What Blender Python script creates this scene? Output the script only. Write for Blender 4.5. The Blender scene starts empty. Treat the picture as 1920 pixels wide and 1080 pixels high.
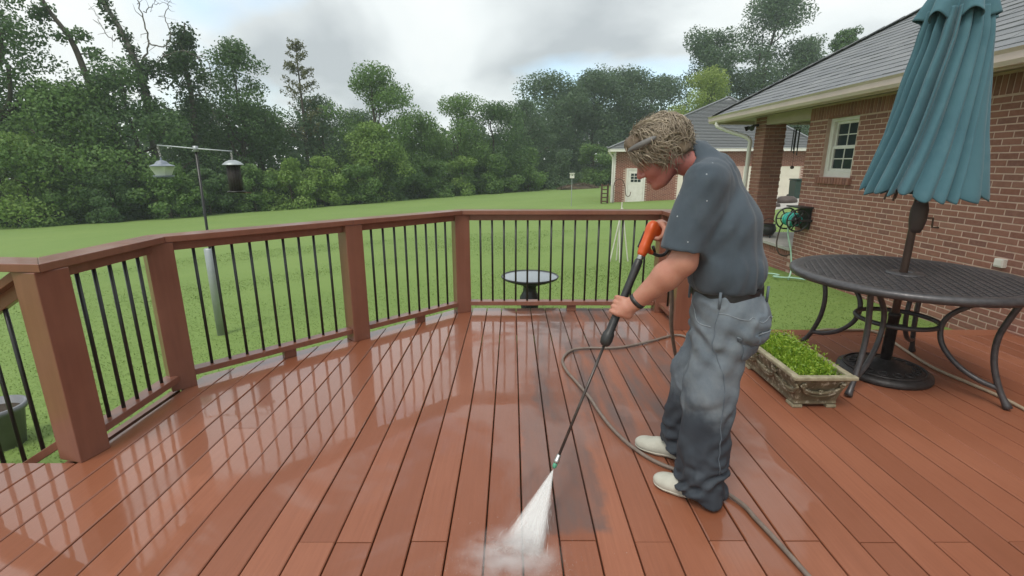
import bpy, math, random
import numpy as np
from mathutils import Vector, Matrix

SC = bpy.context.scene
COL = SC.collection
R = math.radians
random.seed(7)

# ------------------------------------------------------------------ camera
CAM_H = 1.435
PITCH = math.atan(235 / 910)
cam_d = bpy.data.cameras.new('camera')
cam_d.sensor_width = 36.0
cam_d.lens = 36.0 * 910 / 1920
cam_d.clip_start = 0.05
cam_d.clip_end = 4000
cam = bpy.data.objects.new('camera', cam_d)
COL.objects.link(cam)
cam.location = (0, 0, CAM_H)
cam.rotation_euler = (math.pi / 2 - PITCH, 0, 0)
SC.camera = cam

# ------------------------------------------------------------------ world: broken overcast over a Nishita sky
SUN_EL, SUN_AZ = R(58), R(-150)          # azimuth measured from +Y towards +X: behind the camera, to the left
world = bpy.data.worlds.new('World')
SC.world = world
world.use_nodes = True
wt = world.node_tree
wt.nodes.clear()


def wn(kind, **kw):
    n = wt.nodes.new(kind)
    for k, v in kw.items():
        setattr(n, k, v)
    return n


def wmath(op, a, b=None, c=None):
    n = wt.nodes.new('ShaderNodeMath'); n.operation = op
    for i, v in enumerate((a, b, c)):
        if v is None:
            continue
        if isinstance(v, (int, float)):
            n.inputs[i].default_value = v
        else:
            wt.links.new(v, n.inputs[i])
    return n.outputs[0]


w_out = wn('ShaderNodeOutputWorld')
w_bg = wn('ShaderNodeBackground')
w_bg.inputs['Strength'].default_value = 0.1
sky = wn('ShaderNodeTexSky', sky_type='NISHITA')
sky.sun_disc = False
sky.sun_elevation = SUN_EL
sky.sun_rotation = SUN_AZ
sky.air_density = 1.0
sky.dust_density = 2.0
w_tc = wn('ShaderNodeTexCoord')
w_sep = wn('ShaderNodeSeparateXYZ')
wt.links.new(w_tc.outputs['Generated'], w_sep.inputs[0])
zc = wmath('ADD', wmath('MAXIMUM', w_sep.outputs[2], 0.0), 0.42)
cx = wmath('DIVIDE', w_sep.outputs[0], zc)
cy = wmath('DIVIDE', w_sep.outputs[1], zc)
w_comb = wn('ShaderNodeCombineXYZ')
wt.links.new(cx, w_comb.inputs[0]); wt.links.new(cy, w_comb.inputs[1])
w_comb.inputs[2].default_value = -9.4548
n1 = wn('ShaderNodeTexNoise'); n1.inputs['Scale'].default_value = 1.5; n1.inputs['Detail'].default_value = 5
n1.inputs['Roughness'].default_value = 0.48; n1.inputs['Distortion'].default_value = 0.25
wt.links.new(w_comb.outputs[0], n1.inputs['Vector'])
w_map = wn('ShaderNodeMapping'); w_map.inputs['Location'].default_value = (20.48, 15.302, 69.447)
wt.links.new(w_comb.outputs[0], w_map.inputs[0])
n2 = wn('ShaderNodeTexNoise'); n2.inputs['Scale'].default_value = 1.25; n2.inputs['Detail'].default_value = 4
n2.inputs['Roughness'].default_value = 0.45
wt.links.new(w_map.outputs[0], n2.inputs['Vector'])
# cloud tone: dark grey undersides to bright white
tone = wn('ShaderNodeValToRGB')
tone.color_ramp.elements[0].position = 0.30; tone.color_ramp.elements[0].color = (3.5, 3.8, 4.0, 1)
tone.color_ramp.elements[1].position = 0.70; tone.color_ramp.elements[1].color = (7.3, 7.3, 7.1, 1)
e = tone.color_ramp.elements.new(0.48); e.color = (6.0, 6.35, 6.4, 1)
wt.links.new(n1.outputs['Fac'], tone.inputs[0])
cover = wn('ShaderNodeMapRange'); cover.inputs['From Min'].default_value = 0.33; cover.inputs['From Max'].default_value = 0.45
wt.links.new(n2.outputs['Fac'], cover.inputs['Value'])
skyv = wn('ShaderNodeMix', data_type='RGBA', blend_type='MULTIPLY'); skyv.inputs[0].default_value = 1.0
wt.links.new(sky.outputs[0], skyv.inputs[6]); skyv.inputs[7].default_value = (1.9, 2.0, 1.9, 1)
w_mix = wn('ShaderNodeMix', data_type='RGBA')
wt.links.new(cover.outputs[0], w_mix.inputs[0])
wt.links.new(skyv.outputs[2], w_mix.inputs[6])
wt.links.new(tone.outputs[0], w_mix.inputs[7])
wt.links.new(w_mix.outputs[2], w_bg.inputs['Color'])
wt.links.new(w_bg.outputs[0], w_out.inputs['Surface'])

sun_d = bpy.data.lights.new('sun', 'SUN')
sun_d.energy = 1.3
sun_d.angle = R(24)
sun_d.color = (1.0, 0.95, 0.87)
sun = bpy.data.objects.new('sun', sun_d)
COL.objects.link(sun)
sdir = Vector((math.sin(SUN_AZ) * math.cos(SUN_EL), math.cos(SUN_AZ) * math.cos(SUN_EL), math.sin(SUN_EL)))
sun.rotation_euler = sdir.to_track_quat('Z', 'Y').to_euler()

vs = SC.view_settings
vs.view_transform = 'Standard'
vs.look = 'None'
vs.exposure = 0.66
vs.gamma = 1.0
vs.use_curve_mapping = False
SC.render.engine = 'CYCLES'
SC.cycles.max_bounces = 6
SC.cycles.transparent_max_bounces = 12
SC.cycles.use_denoising = True
SC.cycles.volume_bounces = 2


# ------------------------------------------------------------------ materials
def _nd(nt, kind, **kw):
    n = nt.nodes.new(kind)
    for k, v in kw.items():
        setattr(n, k, v)
    return n


class MT:
    """small node-tree helper"""
    def __init__(s, name):
        s.m = bpy.data.materials.new(name); s.m.use_nodes = True
        s.nt = s.m.node_tree
        s.b = s.nt.nodes['Principled BSDF']
        s.tc = _nd(s.nt, 'ShaderNodeTexCoord')
        s.geo = _nd(s.nt, 'ShaderNodeNewGeometry')

    def lk(s, a, b): s.nt.links.new(a, b)

    def val(s, sock, v):
        if isinstance(v, (int, float, tuple)):
            sock.default_value = v
        else:
            s.lk(v, sock)

    def mapping(s, vec, scale=(1, 1, 1), loc=(0, 0, 0)):
        n = _nd(s.nt, 'ShaderNodeMapping'); s.lk(vec, n.inputs[0])
        n.inputs['Scale'].default_value = scale; n.inputs['Location'].default_value = loc
        return n.outputs[0]

    def noise(s, scale, detail=4, rough=.55, vec=None, dist=0):
        n = _nd(s.nt, 'ShaderNodeTexNoise')
        n.inputs['Scale'].default_value = scale; n.inputs['Detail'].default_value = detail
        n.inputs['Roughness'].default_value = rough; n.inputs['Distortion'].default_value = dist
        s.lk(vec if vec is not None else s.tc.outputs['Object'], n.inputs['Vector'])
        return n.outputs['Fac']

    def rng(s, v, a, b, c=0., d=1., smooth=False):
        n = _nd(s.nt, 'ShaderNodeMapRange')
        if smooth: n.interpolation_type = 'SMOOTHSTEP'
        s.lk(v, n.inputs['Value'])
        for i, x in zip(('From Min', 'From Max', 'To Min', 'To Max'), (a, b, c, d)):
            n.inputs[i].default_value = x
        return n.outputs[0]

    def math(s, op, a, b=0.):
        n = _nd(s.nt, 'ShaderNodeMath', operation=op)
        s.val(n.inputs[0], a); s.val(n.inputs[1], b)
        return n.outputs[0]

    def mix(s, f, a, b, mode='MIX'):
        n = _nd(s.nt, 'ShaderNodeMix', data_type='RGBA', blend_type=mode)
        s.val(n.inputs[0], f)
        for i, x in ((6, a), (7, b)):
            if isinstance(x, tuple): n.inputs[i].default_value = (*x[:3], 1)
            else: s.lk(x, n.inputs[i])
        return n.outputs[2]

    def bump(s, h, strength=.3, dist=.01):
        n = _nd(s.nt, 'ShaderNodeBump'); n.inputs['Strength'].default_value = strength
        n.inputs['Distance'].default_value = dist
        s.lk(h, n.inputs['Height']); s.lk(n.outputs[0], s.b.inputs['Normal'])

    def rand(s):
        """one random number for each loose piece, whether it is its own object or part of a joined mesh"""
        oi = _nd(s.nt, 'ShaderNodeObjectInfo')
        return s.math('FRACT', s.math('ADD', oi.outputs['Random'], s.geo.outputs['Random Per Island']))

    def sep(s, vec):
        n = _nd(s.nt, 'ShaderNodeSeparateXYZ'); s.lk(vec, n.inputs[0]); return n.outputs

    def base(s, c): s.val(s.b.inputs['Base Color'], c if not isinstance(c, tuple) else (*c[:3], 1))
    def rough(s, v): s.val(s.b.inputs['Roughness'], v)


M = {}


def simple(name, c1, c2=None, scale=8, rough=.6, bump=0., bscale=60, metal=0., r2=None, piece=0., detail=4, coat=0):
    t = MT(name)
    c2 = c2 or tuple(x * .75 for x in c1)
    f = t.rng(t.noise(scale, detail), .3, .7)
    col = t.mix(f, c1, c2)
    if piece:
        rr = t.rand()
        col = t.mix(t.rng(rr, 0, 1, 0, piece), col, (0.02, 0.015, 0.012))
    t.base(col)
    if r2 is not None: t.rough(t.rng(t.noise(scale * 2.3, 3), .3, .7, rough, r2))
    else: t.rough(rough)
    t.b.inputs['Metallic'].default_value = metal
    if coat:
        t.b.inputs['Coat Weight'].default_value = coat; t.b.inputs['Coat Roughness'].default_value = .06
    if bump: t.bump(t.noise(bscale, 5), bump, .004)
    M[name] = t.m
    return t.m


def make_materials():
    # ---- wet composite deck boards
    t = MT('deck_wood')
    pos = t.geo.outputs['Position']; px, py, pz = t.sep(pos)
    r = t.rand()
    grain = t.noise(1.0, 6, .6, t.mapping(pos, (90, 3.0, 20)), .6)
    big = t.noise(1.1, 4, .5, pos)
    col = t.mix(t.rng(big, .35, .65), (.35, .136, .077), (.285, .100, .052))
    col = t.mix(t.rng(r, 0, 1, 0, .85), col, (.205, .070, .036))
    col = t.mix(t.rng(grain, .35, .75, 0, .42), col, (.175, .060, .032))
    # uncleaned grey film in the strip being washed
    wob = t.math('MULTIPLY', t.math('SUBTRACT', t.noise(5., 5, .65, pos), .5), .17)
    ax = t.math('ADD', px, wob); ay = t.math('ADD', py, wob)
    m1 = t.math('MULTIPLY', t.math('MULTIPLY', t.rng(ax, .035, .065, smooth=True), t.rng(ax, .37, .43, 1, 0, True)),
                t.math('MULTIPLY', t.rng(ay, 1.61, 1.67, smooth=True), t.rng(ay, 2.3, 3.1, 1, .35, True)))
    m2 = t.math('MULTIPLY', t.math('MULTIPLY', t.rng(ax, .08, .2, smooth=True), t.rng(ax, 1.0, 1.5, 1, 0, True)),
                t.math('MULTIPLY', t.rng(ay, 1.9, 2.7, smooth=True), t.rng(t.noise(1.0, 5, .62, t.mapping(pos, (7.5, 1.1, 1))), .38, .60, .12, 1.)))
    film = t.math('MAXIMUM', t.math('MULTIPLY', t.math('MULTIPLY', m1, .88), t.rng(t.noise(1., 5, .65, t.mapping(pos, (13, 3.5, 1))), .3, .62, .55, 1.)), m2)
    sx = t.math('SUBTRACT', px, .165); sy = t.math('MULTIPLY', t.math('SUBTRACT', py, 2.78), .8)
    dist = t.math('ADD', t.math('SQRT', t.math('ADD', t.math('MULTIPLY', sx, sx), t.math('MULTIPLY', sy, sy))), t.math('MULTIPLY', wob, .8))
    film = t.math('MULTIPLY', t.math('MAXIMUM', film, t.rng(dist, .03, .10, .95, 0, True)), .95)
    col = t.mix(film, col, (.115, .080, .072))
    # wet sheet of water: glossy film, broken up
    wet = t.noise(1.15, 6, .62, t.mapping(pos, (1, .8, 1), (3.1, 1.7, 0)), .6)
    left = t.rng(t.math('SUBTRACT', px, t.math('MULTIPLY', py, .35)), -3.2, -.9, .34, 0.0)
    wetm = t.rng(t.math('ADD', wet, left), .46, .60, 0.06, 1., True)
    dryr = t.rng(px, .9, 2.0, 1, .35)
    wetm = t.math('MULTIPLY', wetm, dryr)
    col = t.mix(t.math('MULTIPLY', wetm, .35), col, (.235, .075, .028))
    t.base(col)
    t.rough(t.rng(wetm, 0, 1, .52, .36)); t.b.inputs['Specular IOR Level'].default_value = .35
    t.lk(t.math('MULTIPLY', wetm, .95), t.b.inputs['Coat Weight'])
    t.b.inputs['Coat IOR'].default_value = 1.62
    t.lk(t.rng(t.noise(3.3, 3, .5, pos), .35, .65, .015, .10), t.b.inputs['Coat Roughness'])
    hb = t.math('ADD', t.math('MULTIPLY', grain, .8), t.noise(24, 3, .5, pos))
    t.bump(hb, .16, .004)
    wv = _nd(t.nt, 'ShaderNodeBump'); wv.inputs['Strength'].default_value = .05; wv.inputs['Distance'].default_value = .02
    t.lk(t.noise(5.5, 2, .4, pos), wv.inputs['Height']); t.lk(wv.outputs[0], t.b.inputs['Coat Normal'])
    M['deck_wood'] = t.m

    # ---- railing wood
    t = MT('rail_wood')
    pos = t.geo.outputs['Position']
    g = t.noise(1.0, 5, .6, t.mapping(pos, (25, 25, 2.5)))
    col = t.mix(t.rng(g, .3, .7), (.215, .084, .052), (.17, .062, .038))
    col = t.mix(t.rng(t.noise(2.2, 4, .6, pos), .35, .7, 0, .6), col, (.25, .108, .07))
    t.base(col); t.rough(t.rng(t.noise(4, 3, .5, pos), .3, .7, .28, .5)); t.bump(g, .12, .003)
    t.b.inputs['Coat Weight'].default_value = .35; t.b.inputs['Coat Roughness'].default_value = .12
    M['rail_wood'] = t.m

    simple('black_metal', (.012, .013, .012), (.02, .02, .018), 20, .35)
    simple('joist_wood', (.12, .06, .04), (.08, .04, .03), 6, .8, .2)

    # ---- lawn
    t = MT('lawn')
    pos = t.geo.outputs['Position']
    f = t.noise(.22, 6, .65, pos); g = t.noise(2.6, 6, .7, pos); h = t.noise(60, 3, .7, pos)
    col = t.mix(t.rng(f, .3, .7), (.140, .220, .045), (.178, .255, .060))
    col = t.mix(t.rng(g, .35, .72, 0, .5), col, (.112, .196, .034))
    col = t.mix(t.rng(h, .4, .75, 0, .35), col, (.185, .275, .064))
    # dry leaf litter at the wood's edge
    px, py, pz = t.sep(pos)
    t.base(col); t.rough(.85); t.bump(h, .35, .02)
    M['lawn'] = t.m

    t = MT('grass_blade')
    rr = t.rand(); pos = t.geo.outputs['Position']
    col = t.mix(rr, (.150, .232, .049), (.180, .260, .061))
    col = t.mix(t.rng(t.noise(.5, 4, .6, pos), .35, .65, 0, .7), col, (.138, .225, .042))
    t.base(col); t.rough(.6)
    t.b.inputs['Subsurface Weight'].default_value = 0
    M['grass_blade'] = t.m

    # ---- brick
    t = MT('brick')
    pos = t.geo.outputs['Position']; rr = t.rand()
    ramp = _nd(t.nt, 'ShaderNodeValToRGB'); t.lk(rr, ramp.inputs[0])
    els = ramp.color_ramp.elements
    els[0].position = 0; els[0].color = (.27, .120, .085, 1)
    els[1].position = 1; els[1].color = (.20, .082, .058, 1)
    for p, c in ((.22, (.245, .098, .068, 1)), (.45, (.295, .138, .098, 1)), (.62, (.175, .074, .058, 1)), (.82, (.27, .112, .078, 1))):
        x = els.new(p); x.color = c
    col = t.mix(t.rng(t.noise(30, 5, .65, pos), .35, .7, 0, .45), ramp.outputs[0], (.33, .175, .13))
    col = t.mix(t.rng(t.noise(9, 4, .6, pos), .55, .75, 0, .35), col, (.16, .08, .065))
    t.base(col); t.rough(.88); t.bump(t.noise(140, 4, .7, pos), .45, .003)
    M['brick'] = t.m
    simple('mortar', (.57, .405, .33), (.47, .325, .26), 14, .95, .5, 160)
    simple('mortar_far', (.55, .43, .36), (.48, .36, .30), 14, .95)
    # ---- shingle
    t = MT('shingle')
    pos = t.geo.outputs['Position']; rr = t.rand()
    col = t.mix(rr, (.185, .195, .208), (.235, .243, .252))
    col = t.mix(t.rng(t.noise(50, 4, .7, pos), .35, .7, 0, .4), col, (.13, .136, .146))
    t.base(col); t.rough(.9); t.bump(t.noise(220, 3, .7, pos), .5, .003)
    M['shingle'] = t.m
    simple('roof_under', (.17, .175, .185), None, 10, .9)
    simple('white_paint', (.72, .70, .65), (.62, .60, .54), 5, .45, .05)
    simple('tan_paint', (.52, .42, .37), (.45, .36, .31), 3, .5)
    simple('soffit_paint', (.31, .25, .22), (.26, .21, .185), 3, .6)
    simple('gutter_paint', (.62, .51, .46), (.54, .44, .40), 3, .4)
    simple('concrete', (.42, .40, .36), (.33, .31, .28), 4, .9, .3, 60)
    t = MT('window_glass'); t.base((.03, .04, .045)); t.rough(.04); t.b.inputs['Specular IOR Level'].default_value = .7
    M['window_glass'] = t.m
    simple('garage_door', (.70, .66, .55), (.64, .60, .50), 2, .5)
    # ---- foliage kinds
    for nm, a, b, c in (('leaf_dark', (.034, .062, .030), (.062, .100, .046), (.09, .13, .06)),
                        ('leaf_mid', (.048, .085, .032), (.088, .138, .05), (.125, .175, .07)),
                        ('leaf_light', (.075, .122, .036), (.135, .19, .06), (.17, .215, .075)),
                        ('leaf_blue', (.036, .060, .040), (.066, .096, .062), (.088, .118, .075)),
                        ('leaf_yellow', (.11, .15, .04), (.185, .215, .07), (.23, .25, .09)),
                        ('leaf_brown', (.06, .06, .034), (.10, .095, .055), (.12, .12, .07)),
                        ('leaf_ivy', (.016, .032, .016), (.034, .056, .026), (.05, .075, .034))):
        a, b, c = ((.62 * v[0] + .38 * b[0], .62 * v[1] + .38 * b[1], .62 * v[2] + .38 * b[2]) for v in (a, b, c))
        a, b, c = ((v[0] * 1.62, v[1] * 1.76, v[2] * 1.35) for v in (a, b, c))
        t = MT(nm)
        rr = t.rand()
        ramp = _nd(t.nt, 'ShaderNodeValToRGB'); t.lk(rr, ramp.inputs[0])
        el = ramp.color_ramp.elements
        el[0].color = (*a, 1); el[1].color = (*c, 1); x = el.new(.6); x.color = (*b, 1)
        pos = t.geo.outputs['Position']
        col = t.mix(t.rng(t.noise(.35, 3, .5, pos), .35, .65, 0, .5), ramp.outputs[0], a)
        t.base(col); t.rough(.55); t.b.inputs['Specular IOR Level'].default_value = .3
        tr = _nd(t.nt, 'ShaderNodeBsdfTranslucent'); t.lk(col, tr.inputs['Color'])
        mx = _nd(t.nt, 'ShaderNodeMixShader'); mx.inputs[0].default_value = .38
        t.lk(t.b.outputs[0], mx.inputs[1]); t.lk(tr.outputs[0], mx.inputs[2])
        t.lk(mx.outputs[0], t.nt.nodes['Material Output'].inputs['Surface'])
        M[nm] = t.m
    simple('bark', (.085, .068, .052), (.045, .037, .03), 3, .95, .8, 12)
    simple('bark_grey', (.16, .145, .125), (.09, .08, .07), 3, .95, .6, 12)
    simple('brush', (.11, .075, .05), (.06, .045, .03), 2, .95)
    # ---- furniture and small things
    simple('cast_metal', (.060, .058, .062), (.095, .090, .094), 30, .30, .15, 90, .35, .5)
    simple('base_metal', (.022, .02, .02), (.05, .045, .045), 22, .35, .3, 50, .2, .6)
    simple('bronze_pole', (.14, .092, .072), (.11, .07, .055), 8, .4, 0, 60, .3)
    t = MT('canopy_fabric')
    pos = t.geo.outputs['Position']
    wv = t.noise(380, 2, .6, pos)
    col = t.mix(t.rng(t.noise(3.0, 4, .6, pos), .3, .7), (.042, .122, .155), (.062, .158, .192))
    col = t.mix(t.rng(t.noise(14, 4, .6, pos), .5, .8, 0, .3), col, (.10, .19, .225))
    t.base(col); t.rough(.8); t.bump(wv, .2, .002); t.b.inputs['Sheen Weight'].default_value = .15
    M['canopy_fabric'] = t.m
    t = MT('weathered_stone')
    pos = t.geo.outputs['Position']
    col = t.mix(t.rng(t.noise(11, 5, .65, pos), .35, .65), (.10, .078, .045), (.20, .165, .10))
    pat = t.rng(t.noise(26, 6, .7, pos), .53, .62)
    col = t.mix(t.math('MULTIPLY', pat, .8), col, (.50, .46, .36))
    col = t.mix(t.rng(t.noise(5, 3, .5, pos), .55, .7, 0, .5), col, (.06, .065, .03))
    t.base(col); t.rough(.75); t.bump(t.noise(60, 5, .7, pos), .7, .006)
    M['weathered_stone'] = t.m
    simple('stone_rim', (.36, .32, .22), (.20, .175, .11), 25, .8, .5, 80)
    simple('soil', (.035, .025, .018), (.06, .045, .03), 40, .95, .9, 120)
    t = MT('herb_leaf'); rr = t.rand()
    t.base(t.mix(rr, (.12, .24, .015), (.34, .46, .05))); t.rough(.5)
    tr = _nd(t.nt, 'ShaderNodeBsdfTranslucent'); tr.inputs['Color'].default_value = (.3, .5, .05, 1)
    mx = _nd(t.nt, 'ShaderNodeMixShader'); mx.inputs[0].default_value = .25
    t.lk(t.b.outputs[0], mx.inputs[1]); t.lk(tr.outputs[0], mx.inputs[2])
    t.lk(mx.outputs[0], t.nt.nodes['Material Output'].inputs['Surface'])
    M['herb_leaf'] = t.m
    simple('hose_tan', (.21, .165, .135), (.145, .112, .092), 30, .5)
    simple('hose_beige', (.42, .34, .24), (.34, .27, .19), 30, .5)
    simple('hose_teal', (.03, .36, .30), (.06, .46, .38), 12, .4)
    simple('hose_pale_green', (.34, .52, .40), (.28, .46, .34), 12, .5)
    simple('black_plastic', (.014, .014, .015), (.03, .03, .03), 30, .42)
    simple('orange_plastic', (.60, .095, .018), (.50, .075, .012), 12, .38)
    simple('steel', (.52, .52, .50), (.36, .36, .36), 30, .3, 0, 60, .9)
    simple('dark_steel', (.10, .085, .078), (.06, .05, .045), 30, .35, 0, 60, .6)
    simple('green_plastic', (.10, .38, .24), None, 30, .4)
    simple('galvanized', (.42, .45, .46), (.33, .36, .37), 6, .45, 0, 60, .5)
    simple('lantern_glass', (.55, .62, .50), (.46, .52, .42), 20, .35)
    simple('lantern_roof', (.22, .25, .30), (.17, .2, .24), 10, .4)
    simple('seed', (.02, .018, .02), (.05, .04, .035), 90, .7, .6, 120)
    simple('bath_metal', (.035, .034, .036), (.06, .058, .06), 10, .4, .2, 40, .4)
    t = MT('water'); t.base((.24, .27, .29)); t.rough(.03); t.b.inputs['Specular IOR Level'].default_value = .6
    t.bump(t.noise(9, 2), .02, .01); M['water'] = t.m
    simple('grey_pot', (.20, .21, .23), (.15, .155, .17), 8, .5)
    simple('terracotta_dark', (.075, .05, .042), (.05, .035, .03), 8, .6)
    simple('bin_plastic', (.02, .045, .035), None, 6, .5)
    simple('rusty_iron', (.10, .045, .03), (.06, .03, .02), 20, .7)
    # ---- person
    t = MT('skin')
    pos = t.geo.outputs['Position']; px, py, pz = t.sep(pos)
    face = t.rng(pz, 1.30, 1.36)
    c1 = t.mix(face, (.48, .235, .165), (.44, .165, .135)); c2 = t.mix(face, (.42, .175, .12), (.36, .12, .10))
    t.base(t.mix(t.rng(t.noise(13, 4, .6, pos), .32, .68), c1, c2)); t.rough(.48); t.bump(t.noise(220, 4, .6, pos), .12, .002)
    t.b.inputs['Subsurface Weight'].default_value = .12; t.b.inputs['Subsurface Radius'].default_value = (.02, .008, .005)
    M['skin'] = t.m
    simple('face_skin', (.46, .185, .135), (.38, .135, .10), 14, .45, .1, 220)
    t = MT('shirt')
    pos = t.geo.outputs['Position']
    col = t.mix(t.rng(t.noise(5, 4, .6, pos), .3, .7), (.042, .058, .076), (.060, .079, .100))
    col = t.mix(t.rng(t.noise(18, 4, .6, pos), .5, .8, 0, .3), col, (.095, .118, .142))
    t.base(col); t.rough(.9); t.bump(t.noise(420, 2, .6, pos), .25, .002); t.b.inputs['Sheen Weight'].default_value = .12
    M['shirt'] = t.m
    t = MT('denim')
    pos = t.geo.outputs['Position']; px, py, pz = t.sep(pos)
    col = t.mix(t.rng(t.noise(5.5, 5, .65, pos), .3, .7), (.092, .114, .138), (.178, .208, .238))
    col = t.mix(t.rng(t.noise(12, 4, .6, pos), .45, .75, 0, .35), col, (.26, .28, .285))
    zz = t.math('ADD', pz, t.math('MULTIPLY', t.math('SUBTRACT', t.noise(5, 4, .6, pos), .5), .45))
    soaked = t.rng(zz, .36, .50, 1, 0, True)       # legs soaked by spray up to the shins
    col = t.mix(t.math('MULTIPLY', soaked, .84), col, (.020, .025, .034))
    tw = t.noise(1.0, 2, .6, t.mapping(pos, (300, 300, 700)))
    t.base(col); t.rough(t.rng(soaked, 0, 1, .9, .65)); t.b.inputs['Specular IOR Level'].default_value = .25; t.bump(tw, .25, .002)
    M['denim'] = t.m
    simple('stitch', (.30, .33, .36), (.22, .25, .28), 60, .8)
    simple('pocket_denim', (.095, .12, .15), (.14, .17, .20), 20, .9, .2, 300)
    simple('belt', (.012, .012, .014), (.02, .02, .022), 20, .5)
    t = MT('hair'); rr = t.rand(); pos = t.geo.outputs['Position']
    col = t.mix(rr, (.14, .11, .082), (.44, .36, .265))
    st = t.noise(1.0, 3, .6, t.mapping(pos, (260, 260, 120)))
    col = t.mix(t.rng(st, .3, .7, 0, .6), col, (.33, .27, .20)); t.bump(st, .5, .003)
    t.base(col); t.rough(.5); M['hair'] = t.m
    simple('hair_under', (.085, .058, .038), (.17, .12, .075), 30, .7, .6, 60)
    simple('band_grey', (.19, .185, .18), (.14, .135, .135), 30, .8)
    simple('shoe', (.50, .49, .42), (.40, .39, .33), 18, .75, .3, 90)
    simple('sole', (.55, .52, .44), None, 18, .7)
    simple('paint_white', (.40, .44, .47), None, 10, .6)
    simple('eye_dark', (.02, .015, .012), None, 10, .3)
    simple('lip', (.36, .12, .10), None, 10, .5)
    t = MT('spray_water')
    t.base((.86, .86, .84)); t.rough(.35)
    al = t.rng(t.rand(), 0, 1, .08, .38); t.lk(al, t.b.inputs['Alpha'])
    t.b.inputs['Transmission Weight'].default_value = .15
    M['spray_water'] = t.m
    t = MT('water_sheet')
    x, y, z = t.sep(t.tc.outputs['Object'])
    u = t.math('DIVIDE', x, t.math('MAXIMUM', z, .01))
    cb = _nd(t.nt, 'ShaderNodeCombineXYZ'); t.lk(t.math('MULTIPLY', u, 34.), cb.inputs[0]); t.lk(t.math('MULTIPLY', z, 9.), cb.inputs[1]); t.lk(t.math('MULTIPLY', y, 300.), cb.inputs[2])
    al = t.math('MULTIPLY', t.rng(t.noise(.6, 3, .5, cb.outputs[0]), .3, .7, .24, .36), t.rng(z, .22, .375, 1, .12, True))
    edge = t.rng(t.math('ABSOLUTE', u), .10, .30, 1, 0, True)
    t.lk(t.math('MULTIPLY', al, edge), t.b.inputs['Alpha'])
    t.base((.85, .85, .84)); t.rough(.4)
    M['water_sheet'] = t.m


def volume(name, col, dens, nscale=None, ball=False):
    m = bpy.data.materials.new(name); m.use_nodes = True; nt = m.node_tree; nt.nodes.clear()
    out = nt.nodes.new('ShaderNodeOutputMaterial'); v = nt.nodes.new('ShaderNodeVolumePrincipled')
    v.inputs['Color'].default_value = (*col, 1); v.inputs['Density'].default_value = dens
    if nscale:
        tc = nt.nodes.new('ShaderNodeTexCoord'); n = nt.nodes.new('ShaderNodeTexNoise'); n.inputs['Scale'].default_value = nscale
        r = nt.nodes.new('ShaderNodeMapRange'); r.inputs['From Min'].default_value = .4; r.inputs['From Max'].default_value = .7
        r.inputs['To Max'].default_value = dens
        nt.links.new(tc.outputs['Object'], n.inputs['Vector']); nt.links.new(n.outputs['Fac'], r.inputs['Value'])
        ln = nt.nodes.new('ShaderNodeVectorMath'); ln.operation = 'LENGTH'; nt.links.new(tc.outputs['Object'], ln.inputs[0])
        fall = nt.nodes.new('ShaderNodeMapRange'); fall.interpolation_type = 'SMOOTHSTEP'
        fall.inputs['From Min'].default_value = 1.; fall.inputs['From Max'].default_value = .1; nt.links.new(ln.outputs['Value'], fall.inputs['Value'])
        mu = nt.nodes.new('ShaderNodeMath'); mu.operation = 'MULTIPLY'; nt.links.new(r.outputs[0], mu.inputs[0]); nt.links.new(fall.outputs[0], mu.inputs[1])
        nt.links.new(mu.outputs[0], v.inputs['Density'])
    nt.links.new(v.outputs[0], out.inputs['Volume'])
    M[name] = m


make_materials()
volume('mist_soft', (.99, .99, .99), 18., 2.6, True)
volume('haze_air', (.78, .87, .92), .0010)


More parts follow.
